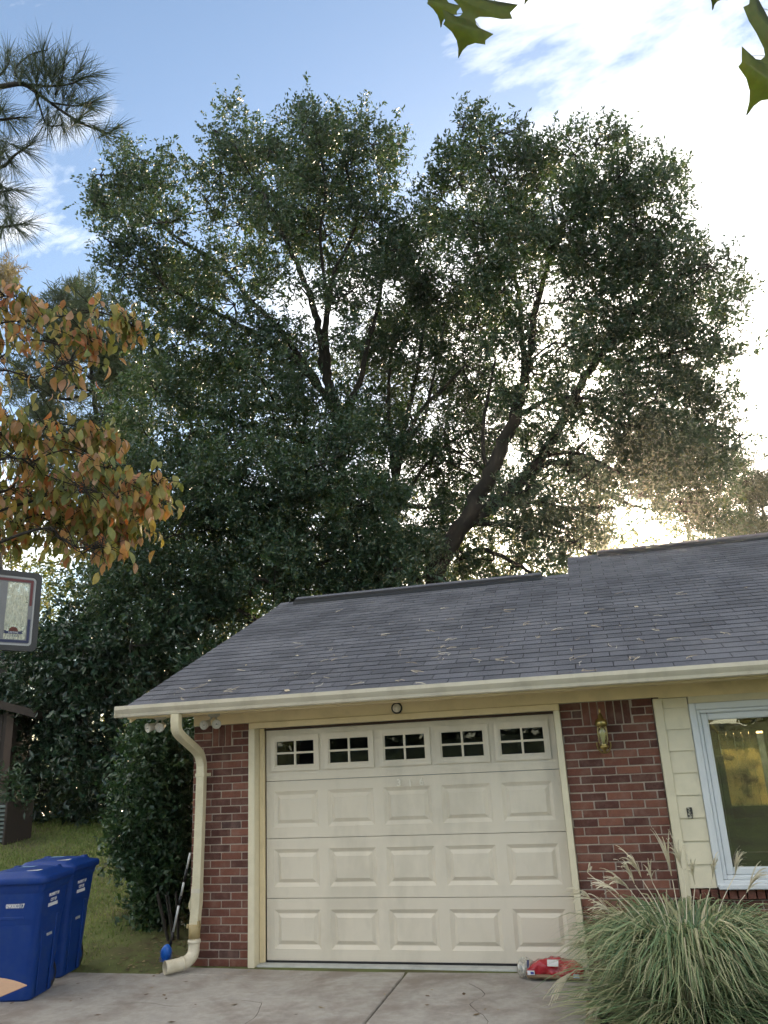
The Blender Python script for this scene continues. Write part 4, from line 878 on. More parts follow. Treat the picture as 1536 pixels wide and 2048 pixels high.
# --- right oak with the leaning trunk
r = np.random.default_rng(103)
B_list = [(960,290,50,.8),(925,255,22,.5),(1000,265,34,.6),(1030,290,26,.5),(980,340,60),(920,370,54),(885,400,44,.9),(1040,360,56),(1075,330,32,.7),(1150,310,46,.8),(1190,290,44,.7),(1130,280,24,.5),(1220,270,20,.4),(1120,370,60),(1185,370,64),(1240,350,44,.8),(1275,360,30,.6),(1310,395,52,.9),(1350,350,26,.5),(1375,335,14,.4),(1340,400,34,.7),
 (940,440,62),(1000,430,60),(1070,430,66),(1140,440,66),(1210,440,66),(1270,450,60),(1320,460,44),
 (960,510,56),(1030,500,56),(1100,520,52),(1170,510,60),(1240,520,62),(1310,520,58),(1370,520,40,.8),(1420,530,38,.7),(1455,520,22,.5),
 (1190,580,56),(1260,590,60),(1330,590,60),(1390,590,52),(1440,600,44,.9),(1480,600,18,.5),(1010,580,46),(1080,590,34,.7),(970,610,40,.8),
 (1230,650,52),(1300,660,60),(1370,660,58),(1430,670,46),(1460,710,32,.8),(1400,720,40),(1340,710,46,.9),(1170,660,44,.8),(1130,690,40,.8),(1100,740,36,.8),(1000,680,40,.8),
 (1200,740,44,.8),(1250,790,54),(1310,800,58),(1370,820,56),(1430,850,50),(1480,870,26,.6),(1210,830,40,.9),(1280,860,54),(1350,890,56),(1420,910,44,.9),(1240,900,36,.8),(1310,930,54),(1390,960,48,.9),(1250,960,40,.8),(1330,970,46,.9),(1400,1010,46,.8),(1440,980,30,.6),(1160,800,36,.7),(1090,820,40,.7),(1120,870,34,.6),
 (1100,950,46,.7),(1160,960,40,.7),(1150,1020,44,.7),(1080,1010,40,.7),(1210,1020,40,.7),(1400,1055,30,.6),(1030,1080,46,.8),(1090,1090,44,.8),(960,1130,50,.9),(1020,1140,44,.9),(1080,1150,36,.9),(1150,1085,44,.8),(920,1120,40,.9),(1420,1030,36,.9),(1370,1050,34,.8),(1440,1040,28,.8),(1280,990,44),(1350,960,50),(1210,960,40,.8),(1460,950,30,.7),(1450,900,34,.8),(1190,1050,40,.7),(1120,1060,44,.8),(1060,970,40,.7),(1170,900,30,.5),(1080,860,36,.7),(1050,900,34,.6),(1140,740,40,.8),(1060,640,34,.7),(1150,580,44),(1130,820,36,.6),(1000,780,40,.7),(1040,720,36,.7),(1010,640,36,.7),(1090,680,36,.7),(1180,700,40),(1220,690,40),(1290,730,46),(1350,760,46),(1420,780,40,.8),(1230,940,40),(1290,900,50),(1180,860,40,.7),(1130,920,40,.7),(1030,1020,40,.8),(1360,1005,40),(1290,950,46),(1410,970,40),(1260,840,46),(1380,880,50),(1440,930,30),(1080,780,34,.6)]
clB = px_clumps(B_list, 16.6, r, 1.3)
rootB = base('oak_tree', (-.3, 9.6, base_at(-.3, 9.6))); tag(rootB, 'broad oak with thick leaning trunk in front of the low sun', 'tree', 'oaks behind the garage')
V, F, subs = crown_leaves(clB, (.096, .043), r, 6600); link('crown', fast_mesh('crown', V, F, m_oak), rootB)
wood(rootB, [[(868,1165,62),(885,1110,58),(920,1060,52),(965,980,44),(1003,900,39),(1032,830,34),(1050,760,29),(1062,700,23),(1070,620,18),(1092,540,14),(1108,460,10),(1100,390,6)],
  [(925,1060,36),(990,1010,34),(1050,950,31),(1105,880,28),(1150,800,25),(1190,720,21),(1250,650,16),(1310,580,11),(1360,520,6)],
  [(1050,770,18),(1045,690,16),(1040,610,13),(1028,540,9),(1010,450,5)], [(1030,840,14),(1080,805,13),(1140,795,12),(1200,800,9),(1270,800,5)],
  [(1060,950,20),(1100,925,19),(1150,935,18),(1195,970,16),(1235,1000,12),(1280,1015,7),(1310,1020,4)], [(1080,915,13),(1140,905,12),(1200,925,11),(1250,955,8)],
  [(940,1045,15),(1010,1050,14),(1080,1068,12),(1150,1090,9),(1190,1110,6)], [(970,1100,12),(1020,1120,11),(1070,1150,9)], [(1150,1018,16),(1195,1014,15),(1230,1016,9)],
  [(980,950,12),(965,880,11),(975,800,9),(990,720,6)], [(1190,720,13),(1280,720,11),(1370,700,7),(1430,680,4)], [(1150,800,13),(1250,850,10),(1350,860,7),(1430,860,4)],
  [(1108,470,8),(1160,400,6),(1190,320,4)], [(1100,500,8),(1030,420,6),(970,330,4)]], 16.6, subs, m_bark, r, bole=[(-.55, 9.1, base_at(-.5, 9.1)-.2, .50), (-.35, 9.05, 2.2, .34), (-.12, 9.0, 3.9, .28)], rb=.05)

# --- magnolia at left
r = np.random.default_rng(104)
M_list = [(60,1330,40),(110,1300,50),(180,1290,64),(260,1290,66),(340,1300,66),(410,1290,54),(80,1390,56),(150,1370,66),(230,1370,70),(310,1370,70),(390,1350,46),(90,1450,50),(160,1450,66),(240,1450,70),(310,1450,66),(60,1500,40),(110,1520,54),(180,1530,66),(260,1530,70),(330,1520,56),(90,1580,40),(160,1590,50),(230,1600,54),(300,1600,54),(360,1590,50),(130,1625,22),(200,1630,24),(60,1580,30),(360,1440,50),(50,1350,26,.7),(30,1340,20,.6),(440,1240,40),(130,1260,40)]
clM = px_clumps(M_list, 14.6, r, .7)+px_clumps([(a, b, c*1.15) for a, b, c in [q[:3] for q in M_list][::2]], 16.2, r, .4)
bx_, by_ = at(220, 1600, 15.2)[:2]; rootM = base('magnolia_tree', (bx_, by_, base_at(bx_, by_))); tag(rootM, 'dense dark glossy magnolia behind the lawn at left', 'tree')
V, F, subs = crown_leaves(clM, (.15, .062), r, 2600, per=8, twig=.25, upb=.9); link('crown', fast_mesh('crown', V, F, m_mag), rootM)
wood(rootM, [[(220,1560,18),(215,1480,16),(210,1400,12),(200,1320,8)], [(220,1560,12),(280,1450,10),(320,1350,6)], [(218,1540,12),(150,1450,9),(110,1380,6)]], 15.2, subs, m_barkg, r, bole=[(bx_, by_, base_at(bx_, by_)-.2, .14)], rb=.03, twigs=3)

# --- evergreen shrub at the garage corner
r = np.random.default_rng(105)
S_list = [(320,1475,40),(355,1490,34),(300,1530,46),(345,1550,42),(280,1580,42),(325,1600,46),(365,1590,28),(275,1640,42),(320,1660,46),(360,1650,30),(265,1690,34),(305,1715,44),(350,1710,34),(285,1755,38),(330,1765,36),(365,1750,18),(310,1805,34),(345,1800,26),(330,1840,24),(360,1835,18),(300,1460,22),(250,1660,20),(380,1530,12),(376,1470,14),(285,1820,24),(305,1845,20),(262,1730,24),(370,1690,18),(374,1620,16),(340,1870,16),(365,1800,18),(320,1875,14)]
clS = px_clumps(S_list, 8.35, r, .3)+px_clumps([(a, b, c) for a, b, c in S_list[::2]], 8.8, r, .1)
bx_, by_ = -1.28, .75; rootS = base('camellia_shrub', (bx_, by_, base_at(bx_, by_))); tag(rootS, 'tall dark glossy shrub against the garage corner behind downspout', 'shrub')
V, F, subs = crown_leaves(clS, (.072, .036), r, 17000, per=8, twig=.13, upb=1.0, sub_k=60); link('crown', fast_mesh('crown', V, F, m_bush), rootS)
sm = MB()
for k in range(6):
    a = k*1.05; p, q = smooth_path([(bx_+.05*math.cos(a), by_+.05*math.sin(a), base_at(bx_, by_)-.05), (bx_-.05+.08*math.cos(a), by_+.1*math.sin(a), .25), (bx_-.1+.1*math.cos(a), by_+.12*math.sin(a), .45)], [.015, .012, .006], 5); sm.tube(p, q, n=6)
sm.build('stem', m_barkg, rootS)

# --- pines beyond
def far_pine(name_label, lst, dep, trunk, seed, m=m_fpine, k=3600, ln=.28, root_xy=None):
    r = np.random.default_rng(seed); cl_ = px_clumps(lst, dep, r, 1.0); x, y = root_xy; rt_ = base('pine_tree', (x, y, base_at(x, y))); tag(rt_, name_label, 'tree', 'pines beyond the garden')
    V, F, subs = crown_leaves(cl_, (ln, .030), r, k, per=14, twig=.30, upb=.2, out=.6, rise=.8); link('crown', fast_mesh('crown', V, F, m), rt_)
    wood(rt_, trunk, dep, subs, m_bark, r, bole=[(x, y, base_at(x, y)-.2, .28)], rb=.05, twigs=3)
x, y = at(190, 1100, 25)[:2]
far_pine('light green pine rising behind the orange leaved dogwood', [(150,600,34),(190,620,44),(110,620,36),(240,640,38),(80,650,30),(150,670,44),(210,690,46),(260,700,40),(120,720,36),(180,760,46),(240,780,46),(130,800,44),(200,840,44),(90,830,36),(150,900,44),(220,900,44),(60,720,30,.8),(40,780,30,.8),(280,740,44),(300,800,44),(120,660,40),(70,770,40),(110,860,44),(260,850,46),(170,960,46),(90,930,40),(230,960,46),(180,700,44)], 25, [[(200,1000,18),(196,880,16),(185,760,12),(165,640,6)]], 201, root_xy=(x, y))
x, y = at(1500, 1100, 24)[:2]
far_pine('dark pine standing at right edge above the ridge', [(1490,960,24,.8),(1520,990,30),(1500,1020,30),(1535,940,20,.6),(1550,1010,36),(1470,1050,26,.7),(1530,1060,30),(1440,930,22,.6),(1470,920,20,.6),(1450,1060,26,.6),(1420,1080,24,.6),(1390,1085,24,.6),(1500,940,24),(1540,970,30),(1480,990,28),(1460,1010,26),(1510,1060,34),(1490,1080,28)], 24, [[(1530,1100,14),(1528,1040,10),(1522,1000,5)]], 202, m=m_needle, root_xy=(x, y))
x, y = at(-40, 900, 30)[:2]
far_pine('straw coloured distant pine top at the left edge', [(5,545,28,.7),(25,540,16,.5),(-20,560,34),(-40,620,40),(0,600,26,.6)], 30, [[(-40,760,16),(-35,640,10),(-10,550,5)]], 203, m=mat('tan_needle', ramp=[(0, (.17, .13, .05)), (1, (.26, .21, .09))], rough=.6, transl=.3), root_xy=(x, y))
# grey pine bole at the left edge
x, y = at(4, 1350, 17)[:2]; rt_ = base('pine_tree', (x, y, base_at(x, y))); tag(rt_, 'grey pine trunk standing behind the shed at left edge', 'tree', 'pines beyond the garden')
p, q = smooth_path([(x, y, base_at(x, y)-.2), (x+.02, y, 3.), (x-.9, y+.05, 8.), (x-2.6, y, 14.)], [.22, .20, .16, .08], 8); MB().tube(p, q, n=12).build('trunk', m_barkg, rt_)
rr_ = np.random.default_rng(9); V, F, sb = crown_leaves([(np.array([x-2.6, y, 13.5]), 1.3, 1.), (np.array([x-3.4, y+.5, 12.5]), 1.2, 1.)], (.25, .014), rr_, 900, per=12, twig=.3, upb=.2); link('crown', fast_mesh('crown', V, F, m_needle), rt_)

# --- wood beyond the garden, one mass
r = np.random.default_rng(106); lst = []
for x in range(-320, 1900, 95):
    top = 1010 if x < 500 else (1040 if x < 900 else 1095)
    for y in range(top, 1420, 80): lst.append((x+r.uniform(-30, 30), y+r.uniform(-20, 20), r.uniform(50, 72), .8 if y > top+60 else .5))
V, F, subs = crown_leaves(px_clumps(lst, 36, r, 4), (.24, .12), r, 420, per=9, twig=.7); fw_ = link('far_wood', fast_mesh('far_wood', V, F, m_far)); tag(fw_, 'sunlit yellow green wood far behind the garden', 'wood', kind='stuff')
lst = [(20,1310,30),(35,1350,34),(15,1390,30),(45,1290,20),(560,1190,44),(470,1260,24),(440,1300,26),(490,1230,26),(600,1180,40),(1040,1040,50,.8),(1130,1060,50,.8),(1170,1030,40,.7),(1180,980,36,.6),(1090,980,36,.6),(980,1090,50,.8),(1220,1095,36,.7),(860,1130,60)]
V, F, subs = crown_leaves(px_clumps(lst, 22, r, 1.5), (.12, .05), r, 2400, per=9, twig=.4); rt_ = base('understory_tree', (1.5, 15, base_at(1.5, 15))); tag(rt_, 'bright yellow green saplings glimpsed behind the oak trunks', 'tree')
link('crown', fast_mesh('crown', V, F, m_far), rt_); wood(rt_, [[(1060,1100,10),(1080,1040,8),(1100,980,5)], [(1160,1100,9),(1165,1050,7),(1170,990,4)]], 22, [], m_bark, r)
# low plants by the shed
r = np.random.default_rng(107); px_, py_ = at(25, 1610, 12.9)[:2]; rt_ = base('fern_shrub', (px_, py_, base_at(px_, py_))); tag(rt_, 'small leafy plant growing beside the slatted unit', 'shrub')
V, F, subs = crown_leaves(px_clumps([(15,1560,18),(38,1575,12,.8),(45,1600,9,.7),(5,1590,14),(32,1625,10,.7),(20,1545,10,.6)], 12.8, r, .15), (.12, .03), r, 2600, per=8, twig=.2, sub_k=60); link('crown', fast_mesh('crown', V, F, m_bush), rt_)

# --- near pine boughs at upper left
r = np.random.default_rng(108); PD = 4.5
px0 = at(-230, 400, PD+.6); rootP = base('pine_tree', (px0[0], px0[1], -.05)); tag(rootP, 'near pine with long needled boughs at the upper left corner', 'tree', 'pines beside the driveway')
pw = MB(); p, q = smooth_path([(px0[0], px0[1], -.2), (px0[0]+.02, px0[1], 2.0), (px0[0], px0[1], 4.5), (px0[0]-.05, px0[1], 7.0)], [.16, .15, .12, .06], 8); pw.tube(p, q, n=12).build('trunk', m_bark, rootP)
boughs = [[(-230,230,16),(-60,185,12),(10,172,10),(45,168,9),(70,182,8),(110,212,6),(160,245,5),(215,266,4)], [(45,168,6),(90,172,5),(140,168,4),(175,152,3)], [(70,182,5),(80,215,4),(95,250,3),(125,250,2.5)], [(45,168,5),(30,140,4),(60,110,3),(95,100,2)], [(100,205,4),(150,212,3),(185,205,2.5)],
 [(-230,330,14),(-60,320,10),(0,335,8),(30,310,5),(60,290,3)], [(-60,250,8),(0,240,6),(40,235,3)], [(-230,450,12),(-60,460,9),(0,455,6),(50,447,3)], [(-60,400,8),(0,385,5),(25,380,3)], [(110,190,4),(125,150,3),(130,115,2)], [(-60,180,6),(0,150,5),(20,120,3)]]
bw = MB()
for L_ in boughs:
    p, q = smooth_path([at(a, b, PD+.12*math.sin(a*.03+b*.02)) for a, b, c in L_], [c*.5*PD/FPX for a, b, c in L_], 4); bw.tube(p, q, n=7, cap=False)
bw.build('branches', m_bark, rootP)['kind'] = 'stuff'
tufts = [(100,135,-.1,-1),(62,128,-.3,-1),(30,140,-.2,-1),(130,118,.2,-1),(158,140,.7,-.6),(178,152,1,-.4),(150,165,.6,.2),(120,160,.1,-.8),(90,160,-.2,-1),(60,160,-.5,-.8),(10,150,-.4,-1),(185,205,1,-.25),(165,210,.8,.2),(140,205,.4,-.8),(125,195,.1,-1),(218,264,1,-.25),(200,262,.7,.5),(125,250,.3,1),(150,245,.5,.8),(110,232,-.2,.8),(95,240,-.2,1),(160,235,.6,-.6),(40,236,1,.1),(15,240,.4,.8),(0,225,.2,-.6),(62,288,1,-.5),(45,300,.8,.4),(20,320,.5,.9),(0,330,0,1),(5,300,0,-.6),(28,380,1,.2),(8,388,.4,.9),(-5,370,0,-.8),(52,446,1,-.2),(30,452,.6,.8),(5,460,-.2,.9),(20,440,.3,-.9),(75,150,.2,-.9),(45,145,.1,-1),(110,140,.4,-.8),(-10,200,.2,-.6),(80,185,.1,.9),(-20,430,0,1),(-15,260,.2,1),(15,115,-.1,-1),(85,110,0,-1),(115,175,.3,-.7),(0,280,.6,.4),(0,410,.7,.1)]
NV = []; NF = []; nb = 0
for (a, b, dx, dy) in tufts:
    c = at(a, b, PD+.12*math.sin(a*.03+b*.02)+r.uniform(-.08, .08)); td = unit(_rt*dx-_up*dy+_fw*r.uniform(-.5, .5)); n = 88
    t_ = r.uniform(-.09, .03, n)[:, None]; th = unit(td+r.normal(size=(n, 3))*.52); ln = r.uniform(.11, .20, n)[:, None]
    P0 = c+td*t_; P2 = P0+th*ln+np.array([0, 0, -.012]); P1 = P0+th*ln*.55; s_ = unit(np.cross(th, r.normal(size=(n, 3))))*.0012
    V = np.stack([P0-s_, P0+s_, P1+s_, P1-s_, P2], 1).reshape(-1, 3); k = np.arange(n)[:, None]*5+nb
    NV.append(V); NF.append(np.concatenate([k+np.array([[0, 1, 2]]), k+np.array([[0, 2, 3]]), k+np.array([[3, 2, 4]])], 1).reshape(-1, 3)); nb += 5*n
link('needles', fast_mesh('needles', np.concatenate(NV), np.concatenate(NF), m_needle), rootP)

# --- dogwood with turning leaves at left
r = np.random.default_rng(109); DD = 5.0
def dog_leaf(seed, ln=.098, wd=.050):
    q = np.random.default_rng(seed); V = []; nu = 6; prof = [0.04, .62, .96, .98, .66, 0.03]; cup = q.uniform(.15, .55); curl = q.uniform(.3, 1.5); tw = q.uniform(-.5, .5)
    for i in range(nu):
        u = i/(nu-1); w_ = wd*.5*prof[i]; ang = -curl*u; x = ln*(u-.12*curl*u*u); z = -ln*.5*curl*u*u
        for s_ in (-1, 0, 1): V.append((x, s_*w_*math.cos(cup), z+abs(s_)*w_*math.sin(cup)+s_*w_*tw*u))
    F = [(i*3+j, i*3+j+1, (i+1)*3+j+1, (i+1)*3+j) for i in range(nu-1) for j in range(2)]
    return MB().add(V, F, True)
dl = [dog_leaf(300+k) for k in range(8)]; dme = [b.mesh('leaf', m_dog) for b in dl]
tiers = [[(-120,700),(0,672),(90,655),(190,640),(285,662)], [(-120,720),(-20,640),(30,612),(70,605)], [(-120,770),(0,735),(60,705),(130,700),(195,685)], [(-100,800),(0,770),(70,760),(150,745)], [(-120,960),(-10,920),(60,888),(130,868),(232,880)], [(-60,860),(10,850),(60,860)],
 [(-120,1040),(20,990),(70,945),(140,925),(235,955)], [(-120,1030),(0,1012),(100,1000),(210,985),(318,990)], [(-120,1080),(0,1045),(110,1040),(220,1040),(312,1058)], [(-120,1130),(0,1120),(70,1085),(150,1075),(262,1090)], [(-120,1150),(-10,1135),(60,1110),(140,1105),(235,1128)], [(0,1010),(60,1000),(150,1010),(260,1025)], [(-40,950),(40,940),(110,960),(190,990)], [(20,1060),(100,1070),(200,1075),(290,1070)], [(60,985),(130,975),(200,970),(270,980)],
 [(60,1120),(120,1115),(180,1135),(225,1150)], [(40,1090),(100,1085),(170,1100),(240,1110)], [(-20,900),(40,905),(100,900),(170,905)], [(30,1030),(110,1025),(180,1030),(250,1040)]]
tx = at(-330, 900, DD+.3); rootD = base('dogwood_tree', (tx[0], tx[1], -.04)); tag(rootD, 'dogwood with drooping orange, pink and olive autumn leaves at left', 'tree')
dw = MB(); p, q = smooth_path([(tx[0], tx[1], -.2), (tx[0]+.03, tx[1], 1.2), (tx[0]-.02, tx[1], 2.4), (tx[0]+.05, tx[1], 3.9)], [.09, .08, .065, .03], 6); dw.tube(p, q, n=12).build('trunk', m_bark, rootD)
dbr = MB(); leaves = []
for i, T in enumerate(tiers):
    dep = DD+r.uniform(-.45, .45); st_ = at(*T[0], dep); z0 = st_[2]-.25
    p, q = smooth_path([(tx[0], tx[1], z0)]+[at(a-10+r.uniform(-14, 14), b-(16 if b < 1035 else 44)+r.uniform(-13, 13), dep+r.uniform(-.15, .15)) for a, b in T], [.016]+list(np.linspace(.009, .0025, len(T))), 7); dbr.tube(p, q, n=6, cap=False)
    pts = np.array(p)[7:]; pts[1:-1] += r.normal(size=(len(pts)-2, 3))*.012; k = int(38*len(T))
    for _ in range(k):
        j = r.integers(2, len(pts)); c = pts[j]+r.normal(size=3)*np.array([.06, .14, .065]); 
        if r.random() < .35: j = len(pts)-1-r.integers(0, 4); c = pts[j]+r.normal(size=3)*np.array([.05, .08, .04])
        leaves.append(c)
        if r.random() < .5: dbr.tube([pts[j], (pts[j]+c)/2+np.array([0, 0, .01]), c], [.003, .0025, .0015], n=4, cap=False)
dbr.build('branches', m_bark, rootD)['kind'] = 'stuff'
leaves = np.array(leaves); vis = (leaves-CAM)@_rt/((leaves-CAM)@_fw)*FPX+768; depth = (leaves-CAM)@_fw
order = np.argsort(np.where(vis > -15, depth, 1e3)); rest = MB()
for n_, i in enumerate(order):
    c = leaves[i]; a = r.uniform(0, 2*math.pi); e = r.uniform(.5, 1.5); rl_ = r.uniform(-.9, .9); s_ = r.uniform(.6, 1.08)
    Mx = Matrix.Translation(Vector(c)) @ Matrix.Rotation(a, 4, 'Z') @ Matrix.Rotation(e, 4, 'Y') @ Matrix.Rotation(rl_, 4, 'X') @ Matrix.Scale(s_, 4); kk = int(r.integers(0, 8))
    if n_ < 300: o = link('leaf', dme[kk], rootD); o.matrix_local = Mx; o.matrix_parent_inverse = Matrix.Translation(-Vector(rootD.location))
    else: rest.add([Mx @ Vector(v) for v in dl[kk].v], dl[kk].f, True)
if rest.v: o = rest.build('leaf_mass', m_dog, rootD); o['kind'] = 'stuff'

# --- red oak leaves hanging into the top of the view
r = np.random.default_rng(110); RD = 1.55
half = [(0, 0), (.045, .08), (.10, .19), (.20, .255), (.345, .235), (.31, .30), (.235, .345), (.12, .385), (.075, .43), (.10, .475), (.22, .515), (.36, .525), (.545, .465), (.475, .555), (.52, .60), (.40, .63), (.27, .645), (.13, .68), (.085, .715), (.11, .755), (.20, .79), (.35, .775), (.275, .85), (.285, .885), (.16, .91), (.075, .96), (.03, 1.02), (0, 1.10)]
def oak_leaf(sz, root, tip, side, curl):
    """lobed blade: root and tip in space, side gives the blade's width direction"""
    y = (tip-root); ln = np.linalg.norm(y)/1.10; y = unit(y); s_ = unit(side-y*np.dot(side, y)); nn = np.cross(s_, y); V = []; n = len(half)
    for k, sg in ((0, 1), (1, -1)):
        for (a, b) in half: V.append(root+y*ln*b+s_*sg*a*ln*.74+nn*(-curl*a*a*ln*.55+.03*ln*math.sin(6*b+4*a)))
    mb = 0
    for (a, b) in half: mb = max(mb, b); V.append(root+y*ln*mb+nn*(.03*ln*math.sin(6*mb)-.004))
    F = []
    for i in range(n-1): F.append((i, i+1, 2*n+i+1, 2*n+i)); F.append((n+i+1, n+i, 2*n+i, 2*n+i+1))
    b = MB(); b.add(V, F, True); return b, [root+y*ln*t for t in np.linspace(0, 1, 6)], ln, y, s_
rx, ry = at(1250, -500, RD)[:2]; rootR = base('red_oak_branch', (rx, ry, float(at(1250, -260, RD)[2]))); tag(rootR, 'overhanging red oak twig with lobed green leaves at the top', 'branch')
def rl(px_r, px_t, side, dep, curl):
    R_ = at(*px_r, dep); T_ = at(*px_t, dep-.02); b, mid, ln, y, s_ = oak_leaf(1, R_, T_, _rt*side[0]-_up*side[1]+_fw*.35, curl); o = b.build('leaf', m_redoak, rootR)
    v = MB().tube([m_ for m_ in mid], [.0016, .0015, .0013, .001, .0008, .0004], n=5, cap=False)
    for t_, l_ in ((.25, .26), (.48, .42), (.785, .26)):
        for sg in (-1, 1): v.tube([R_+y*ln*(t_-.13), R_+y*ln*t_+s_*sg*l_*ln*.74], [.0008, .0003], n=4, cap=False)
    v.build('vein', m_vein, o); MB().tube([R_, R_+np.array([.0, .0, .06])], [.0013, .0016], n=5).build('leaf_stalk', m_vein, rootR); return R_
e1 = rl((968,-110), (917,116), (1, -.25), RD, .5); e2 = rl((880,-110), (882,55), (.8, .3), RD+.15, .9); e3 = rl((1085,-110), (1049,10), (1, .2), RD, .4); e4 = rl((1440,-130), (1425,20), (1, 0), RD+.05, .5); e5 = rl((1610,-60), (1494,230), (1, -.35), RD-.1, .4); e6 = rl((1610,-210), (1560,60), (1, .1), RD, .4)
tw = MB(); up_ = np.array([0, 0, .06]); p, q = smooth_path([at(1800, -330, RD+.1), at(1600, -260, RD), at(1400, -230, RD), at(1150, -200, RD), at(950, -190, RD), at(860, -190, RD)], [.008, .006, .005, .004, .003, .002], 5); tw.tube(p, q, n=7)
for e_ in (e1, e2, e3, e4, e5, e6):
    a = e_+up_; k = int(np.argmin([np.linalg.norm(np.array(z)-a) for z in p])); tw.tube([a, (a+np.array(p[k]))/2, p[k]], [.0016, .0018, .002], n=5)
tw.build('twig', m_bark, rootR)

# --- ornamental silver grass
r = np.random.default_rng(111); gc = np.array([3.50, -1.05, -.035]); rootG = base('ornamental_grass', tuple(gc)); tag(rootG, 'large arching clump of ornamental grass with feathery tan plumes', 'grass clump')
def ribbons(n, base_r, hlo, hhi, rlo, rhi, w0, seed, ns=7, lean=None):
    r = np.random.default_rng(seed); a = r.uniform(0, 2*np.pi, n); b = base_r*np.sqrt(r.random(n)); H = r.uniform(hlo, hhi, n); Rr = r.uniform(rlo, rhi, n); t = np.linspace(0, 1, ns)
    a2 = a+r.normal(0, .35, n); w_ = w0*r.uniform(.6, 1.3, n); dr = r.uniform(.9, 1.9, n)
    hz = Rr[:, None]*t**1.35; zz = H[:, None]*(dr[:, None]*t-(dr[:, None]-.42)*t**2.4)/np.maximum(.75, dr[:, None]*.62)
    wob = r.normal(0, .03, (n, 1))*np.sin(t*5)
    X = gc[0]+(b*np.cos(a))[:, None]+hz*np.cos(a2)[:, None]-wob*np.sin(a2)[:, None]; Y = gc[1]+(b*np.sin(a))[:, None]+hz*np.sin(a2)[:, None]+wob*np.cos(a2)[:, None]; Z = np.maximum(gc[2]+zz, gc[2]+.01)
    Y = np.minimum(Y, -.045)
    P = np.stack([X, Y, Z], -1); side = np.stack([-np.sin(a2), np.cos(a2), r.normal(0, .5, n)], -1); side = unit(side)[:, None]*(w_[:, None]*(1-t**2.5)*(.55+.45*np.minimum(1, t*4)))[..., None]
    V = np.stack([P-side, P+side], 2).reshape(-1, 3); k = (np.arange(n)[:, None]*ns+np.arange(ns-1)[None])*2; k = k.reshape(-1, 1)
    return V, k+np.array([[0, 1, 3, 2]])
V1, F1 = ribbons(3000, .24, .62, 1.02, .22, .72, .0072, 1); V2, F2 = ribbons(1300, .30, .30, .85, .25, .85, .0055, 2); V3, F3 = ribbons(1500, .34, .06, .34, .35, .80, .0060, 4)
o = link('blades', fast_mesh('blades', np.concatenate([V1, V2, V3]), np.concatenate([F1, F2+len(V1), F3+len(V1)+len(V2)]), m_misc, True), rootG); o['kind'] = 'stuff'
plumes = [(1180,1730,1175,1745),(1320,1650,1345,1760),(1250,1690,1285,1760),(1240,1705,1270,1770),(1290,1715,1305,1765),(1210,1740,1260,1780),(1190,1757,1240,1790),(1180,1785,1225,1830),(1345,1665,1365,1740),(1480,1690,1470,1750),(1430,1700,1425,1760),(1375,1710,1390,1770),(1530,1725,1490,1790),(1135,1770,1185,1800),(1120,1880,1190,1890),(1190,1820,1230,1850),(1255,1850,1285,1860),(1245,1900,1290,1890),(1290,1920,1300,1890),(1370,1925,1385,1930),(1105,1985,1150,1940),(1150,1985,1190,1975),(1175,2020,1215,2000),(1380,2015,1378,2040),(1270,2010,1290,2000),(1535,1860,1505,1850)]
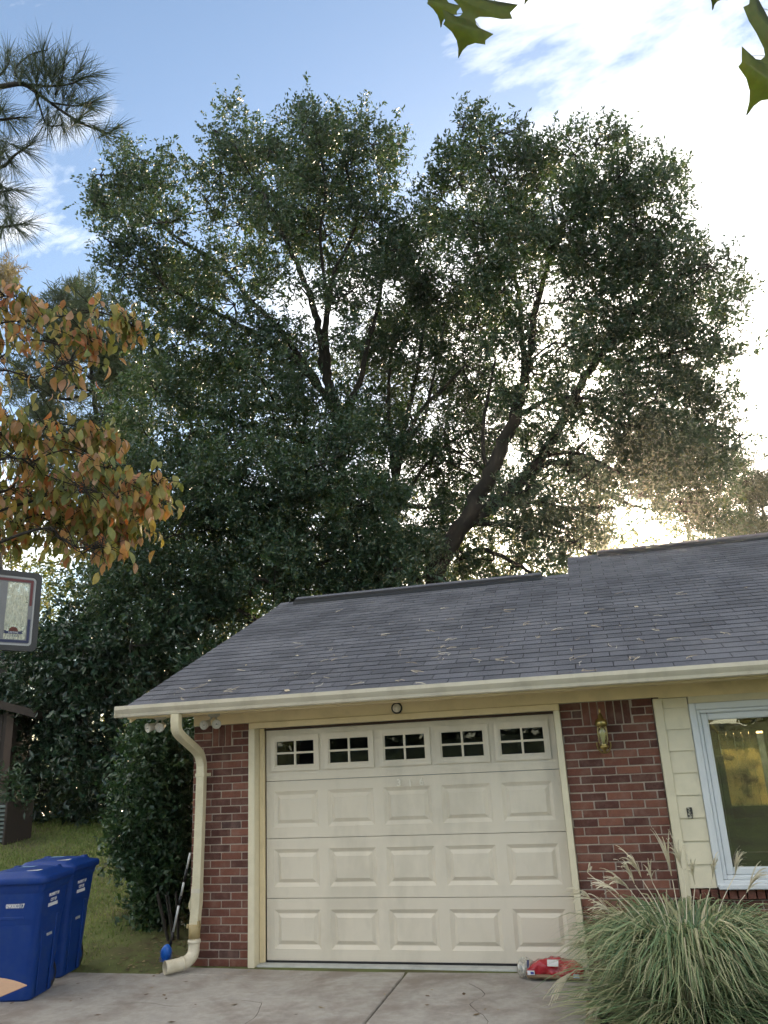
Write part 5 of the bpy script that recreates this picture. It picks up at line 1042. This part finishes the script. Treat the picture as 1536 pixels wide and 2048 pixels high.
for i, (ax, ay, bx, by) in enumerate(plumes):
    dep = 5.5-.35*max(0, (ay-1700)/300)+r.uniform(-.2, .15); tip = at(ax, ay, dep); neck = at(bx, by, dep+.03); b = MB()
    p, q = smooth_path([gc+np.array([r.uniform(-.12, .12), r.uniform(-.12, .12), .02]), gc*.45+neck*.55+np.array([0, 0, .12]), neck], [.0040, .0034, .0028], 6); b.tube(p, q, n=5, cap=False)
    stalk = b.build('plume', m_plume, rootG); d = tip-neck; ln = np.linalg.norm(d); nf = 15; V = []; F = []
    perp = unit(np.cross(d, _fw))
    for k in range(nf):      # drooping fingers of the plume
        off = r.normal(size=3)*.035*ln; s0 = neck+d*r.uniform(0, .35); cur = []
        for t_ in np.linspace(0, 1, 6): cur.append(s0+(d*(.75 if k else 1)+off*3)*t_+np.array([0, 0, -.42*ln*t_*t_+.20*ln*t_]))
        sd = unit(r.normal(size=3)); b0 = len(V)
        for j, c in enumerate(cur): w_ = .0058*(1-abs(j/5-.45)); V += [c-sd*w_, c+sd*w_]
        F += [(b0+2*j, b0+2*j+1, b0+2*j+3, b0+2*j+2) for j in range(5)]
    link('plume_tassel', fast_mesh('plume_tassel', V, F, m_plume, True), stalk)

# --- street side behind the viewer, mirrored in the panes
r = np.random.default_rng(120)
for i, (x, y, h, R_) in enumerate(((-9, -30, 8.0, 3.6), (-2, -34, 9.0, 3.8), (5, -31, 7.5, 3.4), (13, -33, 8.5, 3.8), (20, -29, 8.0, 3.6))):
    zb = base_at(x, y); rt_ = base('street_tree', (x, y, zb)); tag(rt_, ['leafy street tree at the far left behind the viewer', 'tallest leafy tree across the street behind the viewer', 'smaller leafy tree straight behind the viewer', 'leafy tree right of the drive behind the viewer', 'leafy tree at the far right behind the viewer'][i], 'tree', 'trees across the street behind the viewer')
    cl_ = [(np.array([x, y, zb+h*.55])+unit(r.normal(size=3))*R_*r.uniform(.2, .75), R_*.45, 1.0) for _ in range(12)]+[(np.array([x+r.uniform(-3, 3), y+r.uniform(-1, 1), zb+1.0]), 1.4, 1.0) for _ in range(5)]
    V, F, sb = crown_leaves(cl_, (.34, .2), r, 520, per=9, twig=.8); link('crown', fast_mesh('crown', V, F, m_far), rt_)
    p, q = smooth_path([(x, y, zb-.2), (x+.1, y, zb+2), (x, y, zb+h*.7)], [.25, .2, .08], 5); MB().tube(p, q, n=10).build('trunk', m_bark, rt_)

# --- added thin haze, standing in for lens veil round the low sun
hm = bpy.data.materials.new('haze'); hm.use_nodes = True; t_ = hm.node_tree; t_.nodes.clear()
pv_ = t_.nodes.new('ShaderNodeVolumePrincipled'); pv_.inputs['Color'].default_value = (1.0, .94, .82, 1); pv_.inputs['Density'].default_value = .0010; pv_.inputs['Anisotropy'].default_value = .89
mo_ = t_.nodes.new('ShaderNodeOutputMaterial'); t_.links.new(pv_.outputs[0], mo_.inputs['Volume'])
hz = MB().box(-165, 165, -165, 165, -2.2, 24).build('haze', hm); tag(hz, 'added thin warm haze standing in for lens glare', 'haze', kind='stuff')
for o in bpy.data.objects:
    if 'wp' in o: del o['wp']
